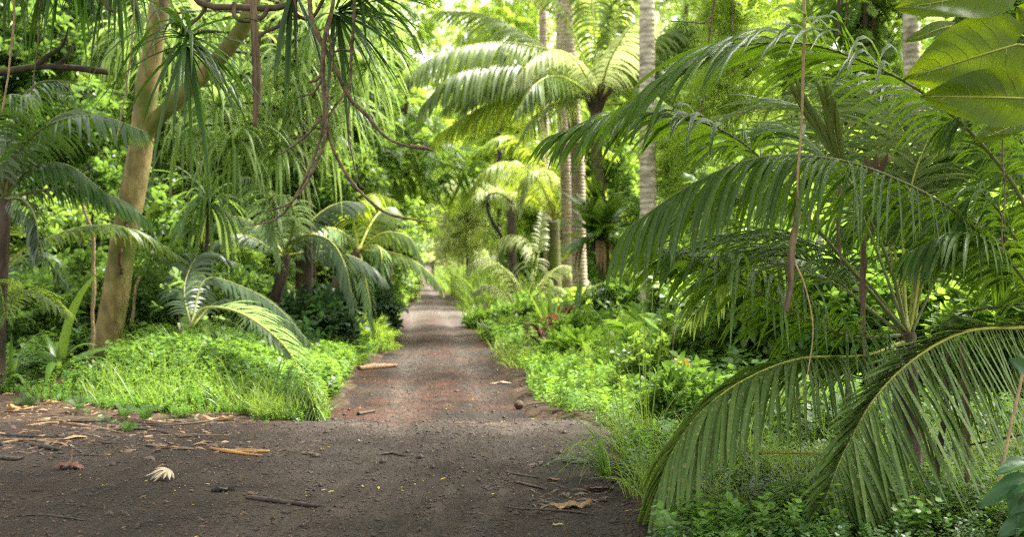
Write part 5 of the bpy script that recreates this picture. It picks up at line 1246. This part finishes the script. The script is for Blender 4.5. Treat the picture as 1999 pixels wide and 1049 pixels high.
# ------------------------------------------------------------------ things lying on the road and at its edges
def lying(name, label, cat, pts, r, mat, sides=7, seed=0, group=None, z=.012, rough=.3, flat=1.):
    q = []
    for px, py in pts:
        q.append(at_px(px, py) + [0, 0, z])
    mb = MB(); C = crv(q, 24); tube(mb, C, r, sides, .5, 0, rough, seed)
    if flat != 1: mb.V[0][:, 2] = C[0][2] + (mb.V[0][:, 2] - C[0][2]) * flat
    return tag(mb.build(name, M[mat], None, C[0]), label, cat, group)
ST = 'fallen sticks and dry leaf stalks round the clearing'
for i, (pts, r, mt_, lb) in enumerate((([(482, 975), (560, 985), (620, 992), (672, 994)], [.022, .020, .016, .004], 'stick', 'dark wet stick on the road at the bottom, left of centre'),
    ([(25, 1010), (75, 1008), (120, 1012), (168, 1019)], [.004, .010, .010, .004], 'stick', 'thin dark twig lying at the bottom left'),
    ([(735, 890), (765, 888), (792, 893)], [.004, .018, .006], 'stick', 'small dark bark strip on the road right of the orange stalk'),
    ([(1004, 944), (1030, 950), (1062, 957)], [.012, .014, .005], 'stick', 'dark curved twig lying left of the curled leaf at the right edge of the road'),
    ([(996, 926), (1030, 932), (1058, 936)], [.005, .011, .004], 'stick', 'upper of the dark twigs near the right edge of the road'),
    ([(1096, 902), (1125, 906), (1152, 907)], [.006, .010, .005], 'stick', 'short dark twig under the arching grass tuft'),
    ([(0, 898), (30, 900), (46, 896)], [.025, .025, .01], 'stick', 'blackish stick at the left edge of the clearing'),
    ([(50, 834), (110, 828), (180, 836), (240, 848)], [.012, .018, .016, .006], 'stick_tan', 'long tan leaf stalk lying across the left clearing'),
    ([(60, 872), (90, 878), (118, 882)], [.03, .03, .012], 'stick', 'thick dark broken stick at the left of the clearing'),
    ([(240, 840), (300, 842), (350, 854)], [.010, .014, .006], 'stick', 'dark thin stick right of the long tan stalk'),
    ([(300, 852), (360, 850), (460, 852)], [.005, .008, .004], 'stick_tan', 'thin pale stalk right of the dark thin stick'),
    ([(0, 868), (50, 862), (120, 868)], [.012, .016, .008], 'stick_tan', 'tan stalk at the left edge above the blackish stick'),
    ([(130, 762), (170, 758), (190, 740)], [.03, .035, .015], 'stick_tan', 'short stout tan branch lying at the foot of the forked tree'),
    ([(140, 800), (200, 788), (280, 798)], [.012, .015, .006], 'stick_tan', 'bowed tan stalk below the foot of the forked tree'),
    ([(0, 748), (40, 756), (70, 768)], [.05, .05, .02], 'brown', 'mouldering brown log end at the left edge'),
    ([(105, 895), (150, 890), (200, 892)], [.004, .008, .004], 'stick', 'fine dark twig above the red brown leaf'),
    ([(700, 724), (735, 721), (775, 718)], [.05, .07, .03], 'dead', 'pale dry leaf sheath lying on the left side of the road'),
    ([(1000, 995), (1100, 1000), (1170, 1008)], [.006, .009, .004], 'stick', 'fine twig below the curled leaf at the right edge of the road'),
    ([(700, 812), (730, 806)], [.03, .02], 'stick', 'dark lump of bark at the left road edge where the grass ends'))):
    lying('stick', lb, 'stick', pts, r, mt_, 7, i, ST, max(r) * .6)
for i in range(16):                                    # scattered thin stalks that nothing tells apart
    px, py = R.uniform(-40, 400), R.uniform(782, 872); ln_ = R.uniform(50, 150); sl = R.uniform(-.10, .14)
    lying('stick', 'thin dry stalk in the litter of the left clearing', 'stick', [(px, py), (px + ln_ * .5, py + ln_ * sl * .5 + R.uniform(-3, 3)), (px + ln_, py + ln_ * sl)], [.006, .012, .005], 'stick_tan' if i % 3 == 0 else 'stick', 6, 40 + i, 'thin dry stalks littering the left clearing', .02 + .01 * (i % 3))
# stalk of an orange dry leaf
mb = MB()
for pts, r in (([(410, 878), (440, 884), (480, 890), (512, 893)], [.01, .022, .014, .006]), ([(425, 880), (470, 885), (526, 885)], [.008, .014, .012]), ([(440, 882), (490, 882), (526, 884)], [.006, .010, .010])):
    q = [at_px(px, py) + [0, 0, .015] for px, py in pts]; tube(mb, crv(q, 16), r, 6, .5, 0, .3)
tag(mb.build('dry_stalk', M['dead_orange'], None, ((465 - CX) / F * 13.2, 13.2, 0)), 'orange brown dry leaf stalk lying split on the road', 'leaf stalk', ST)
# curled red brown leaf
def fan_leaf(label, px, py, n, L, W, mat, az, el, droop, stalk=None, name='fallen_leaf', up=.03):
    c = at_px(px, py) + [0, 0, up]; root = thing(name, label, 'fallen leaf', c)
    a_ = np.radians(np.linspace(az[0], az[1], n)); e_ = np.radians(R.uniform(el[0], el[1], n))
    dv = np.stack([np.cos(a_) * np.cos(e_), np.sin(a_) * np.cos(e_) * .9, np.sin(e_)], 1)
    mb = MB(); strips(mb, np.tile(c, (n, 1)), dv, nrm(np.cross(dv, [0, 0, 1.])), L * R.uniform(.75, 1.1, n), W, droop, 6, np.array([.2, .7, 1, 1, .8, .45, .05]), .35, R.uniform(0, 1, n)); mb.build('blade', M[mat], root)
    if stalk is not None:
        mb = MB(); tube(mb, crv([c, c + np.array(stalk) * .5 + [0.01, 0, .02], c + stalk], 8), [.007, .004], 6); mb.build('stalk', M['stick_tan'], root)
fan_leaf('red brown curled dry leaf with its stalk sticking up on the left of the road', 135, 918, 8, .19, .06, 'dead_red', (-25, 205), (4, 30), 1.4, np.array([.02, .02, .15]))
fan_leaf('pale dried fan leaf lying on the road at the left', 330, 936, 11, .20, .034, 'dead_pale', (140, 300), (-28, 2), .25, None, 'fallen_leaf', .085)
def crumple(label, px, py, w_, h_, mat, seed, name='fallen_leaf', cat='fallen leaf'):
    c = at_px(px, py) + [0, 0, .004]; mb = MB()
    u, v = np.meshgrid(np.linspace(-1, 1, 16), np.linspace(-1, 1, 9), indexing='ij')
    ed = (1 - np.abs(u) ** 2.2) ** .6
    g = np.stack([u, v, 0 * u], -1)
    z = np.abs(.6 * noise3(g, 3., seed) + .5 * np.abs(v) ** 1.5 + .3 * noise3(g, 8, seed + 1)) * h_
    V = np.stack([u * w_ + .1 * w_ * noise3(g, 4, seed + 2), v * ed * w_ * .42 + .25 * u * w_, z], -1) + c
    i = np.arange(15)[:, None] * 9 + np.arange(8)[None, :]
    mb.add(V.reshape(-1, 3), np.stack([i, i + 1, i + 10, i + 9], -1).reshape(-1, 4), None, .5)
    return tag(mb.build(name, M[mat], None, c), label, cat)
crumple('black and grey crumpled dead leaf on the road near the dark stick', 436, 960, .10, .05, 'dead_grey', 1)
crumple('curled tan dead leaf at the right edge of the road', 1115, 992, .16, .06, 'dead', 2)
crumple('small white dead leaf lying at the bottom near the right edge of the road', 1088, 1028, .04, .015, 'dead_pale', 3)
crumple('pale scrap of dry leaf on the right side of the road beyond the clearing', 990, 750, .28, .05, 'dead_pale', 4)
crumple('brown crumpled leaf in the weeds at the bottom right', 1275, 1036, .14, .07, 'dead', 5)
crumple('tan curled dead leaf at the edge of the weeds, left of the pale frond tip', 425, 822, .20, .06, 'dead', 6)
crumple('pale tan dead leaf lying at the foot of the long soft grass', 600, 822, .12, .05, 'dead', 7)
crumple('dark dead leaf left of the dark stick', 490, 968, .06, .03, 'dead_dark', 8)
crumple('orange brown dead leaf among the sticks at the far left', 40, 800, .16, .07, 'dead_orange', 9)
crumple('tan dead leaf between the ferns and the sticks at the left', 120, 790, .22, .07, 'dead', 10)
crumple('brown dead leaf on the bank beside the stout tan branch', 215, 770, .18, .06, 'dead_dark', 11)
crumple('dark dead leaf under the arching grass tuft', 1170, 960, .12, .05, 'dead_dark', 12)
crumple('brown dead leaf lying between the two dark twigs', 1085, 940, .08, .03, 'dead_red', 13)
cc = at_px(1013, 800)
mb = MB()
an = np.linspace(0, np.pi, 9)
C = np.stack([cc[0] + .0 * an, cc[1] + 0 * an, cc[2] - .005 + .065 - .065 * np.cos(an)], 1); tube(mb, C, .068 * np.sin(an).clip(.05) * (1 + .06 * np.sin(an * 5)), 12, .5, 0, .08)
tag(mb.build('coconut', M['stone'], None, C[0]), 'small brown coconut on the right side of the road', 'coconut')

# litter: leaf bits, clods and pebbles nobody could count
def litter(name, lab, n, test, x0, x1, y0, y1, size, mat, seed, up=.3, lift=.006, asp=.38):
    mb = MB(); x, y = R.uniform(x0, x1, n * 2), y0 * (y1 / y0) ** R.uniform(0, 1, n * 2)
    ok = test(x, y) & (noise3(np.stack([x, y, 0 * x], 1), 1.3, seed) > -.2); x, y = x[ok][:n], y[ok][:n]; m = len(x)
    az = R.uniform(0, 6.28, m); dv = np.stack([np.cos(az), np.sin(az), R.normal(.05, up, m)], 1)
    s_ = size * R.lognormal(0, .45, m)
    strips(mb, np.stack([x, y, surf_z(x, y) + lift], 1), dv, nrm(np.cross(dv, [0, 0, 1.]) + R.normal(0, .2, (m, 3))), s_, s_ * asp, .8, 3, np.array([.4, 1, .8, .05]), .2, R.uniform(0, 1, m))
    return tag(mb.build(name, M[mat]), lab, 'leaf litter', None, 'stuff')
road_t = lambda x, y: (x > np.where(y < 16, -9, road_l(y))) & (x < rb(y))
litter('leaf_litter', 'tiny yellow leaf bits scattered on the road', 520, road_t, -4, 1.5, 8.5, 40, .022, 'yellow', 1)
litter('leaf_litter', 'dark leaf bits scattered on the road', 500, road_t, -6, 1.5, 8.5, 30, .04, 'dead_dark', 2)
litter('leaf_litter', 'tan dry leaf bits on the left clearing', 700, lambda x, y: (x < -3.) & (y > 12.5 - .3 * (x + 3)) & (y < lb_line(x) + 1.), -9, -2, 12, 22, .10, 'dead', 3, .12, .006, .26)
litter('leaf_litter', 'dark dry leaves on the left clearing', 1200, lambda x, y: (x < -1.8) & (y > 12.5 - .3 * (x + 3)) & (y < lb_line(x) + 1.), -9, -2, 12, 22, .11, 'dead_dark', 4, .12, .006, .24)
litter('leaf_litter', 'dark dry leaves at the right edge of the road', 500, lambda x, y: (x > .15) & (x < 1.25), .1, 1.4, 8.5, 14, .09, 'dead_dark', 5, .15, .006, .2)
litter('leaf_litter', 'brown dry leaves under the front palms', 420, lambda x, y: x > 1.2, 1.2, 4.2, 8.5, 13, .10, 'dead', 6)
def clods(name, lab, n, test, x0, x1, y0, y1, size, mat, seed):
    mb = MB(); x, y = R.uniform(x0, x1, n * 2), y0 * (y1 / y0) ** R.uniform(0, 1, n * 2); ok = test(x, y); x, y = x[ok][:n], y[ok][:n]; m = len(x)
    t_ = np.array([[1, 0, 0], [0, 1, 0], [-1, 0, 0], [0, -1, 0], [0, 0, .8], [0, 0, -.6]], float)
    f = np.array([[0, 1, 4], [1, 2, 4], [2, 3, 4], [3, 0, 4], [1, 0, 5], [2, 1, 5], [3, 2, 5], [0, 3, 5]])
    s_ = size * R.lognormal(0, .5, m)
    V = t_[None] * s_[:, None, None] * R.uniform(.6, 1.3, (m, 6, 3)) + np.stack([x, y, surf_z(x, y) + .002], 1)[:, None]
    mb.add(V.reshape(-1, 3), None, (f[None] + (np.arange(m) * 6)[:, None, None]).reshape(-1, 3), np.repeat(R.uniform(0, 1, m), 6))
    return tag(mb.build(name, M[mat]), lab, 'gravel', None, 'stuff')
clods('gravel', 'small clods and pebbles on the road', 24000, road_t, -6, 1.5, 8.4, 30, .0062, 'stick', 1)
clods('gravel', 'paler grit on the road', 16000, road_t, -6, 1.5, 8.4, 26, .0052, 'stone', 2)
clods('gravel', 'larger dark clods on the road', 700, road_t, -6, 1.5, 8.4, 22, .016, 'stick', 3)
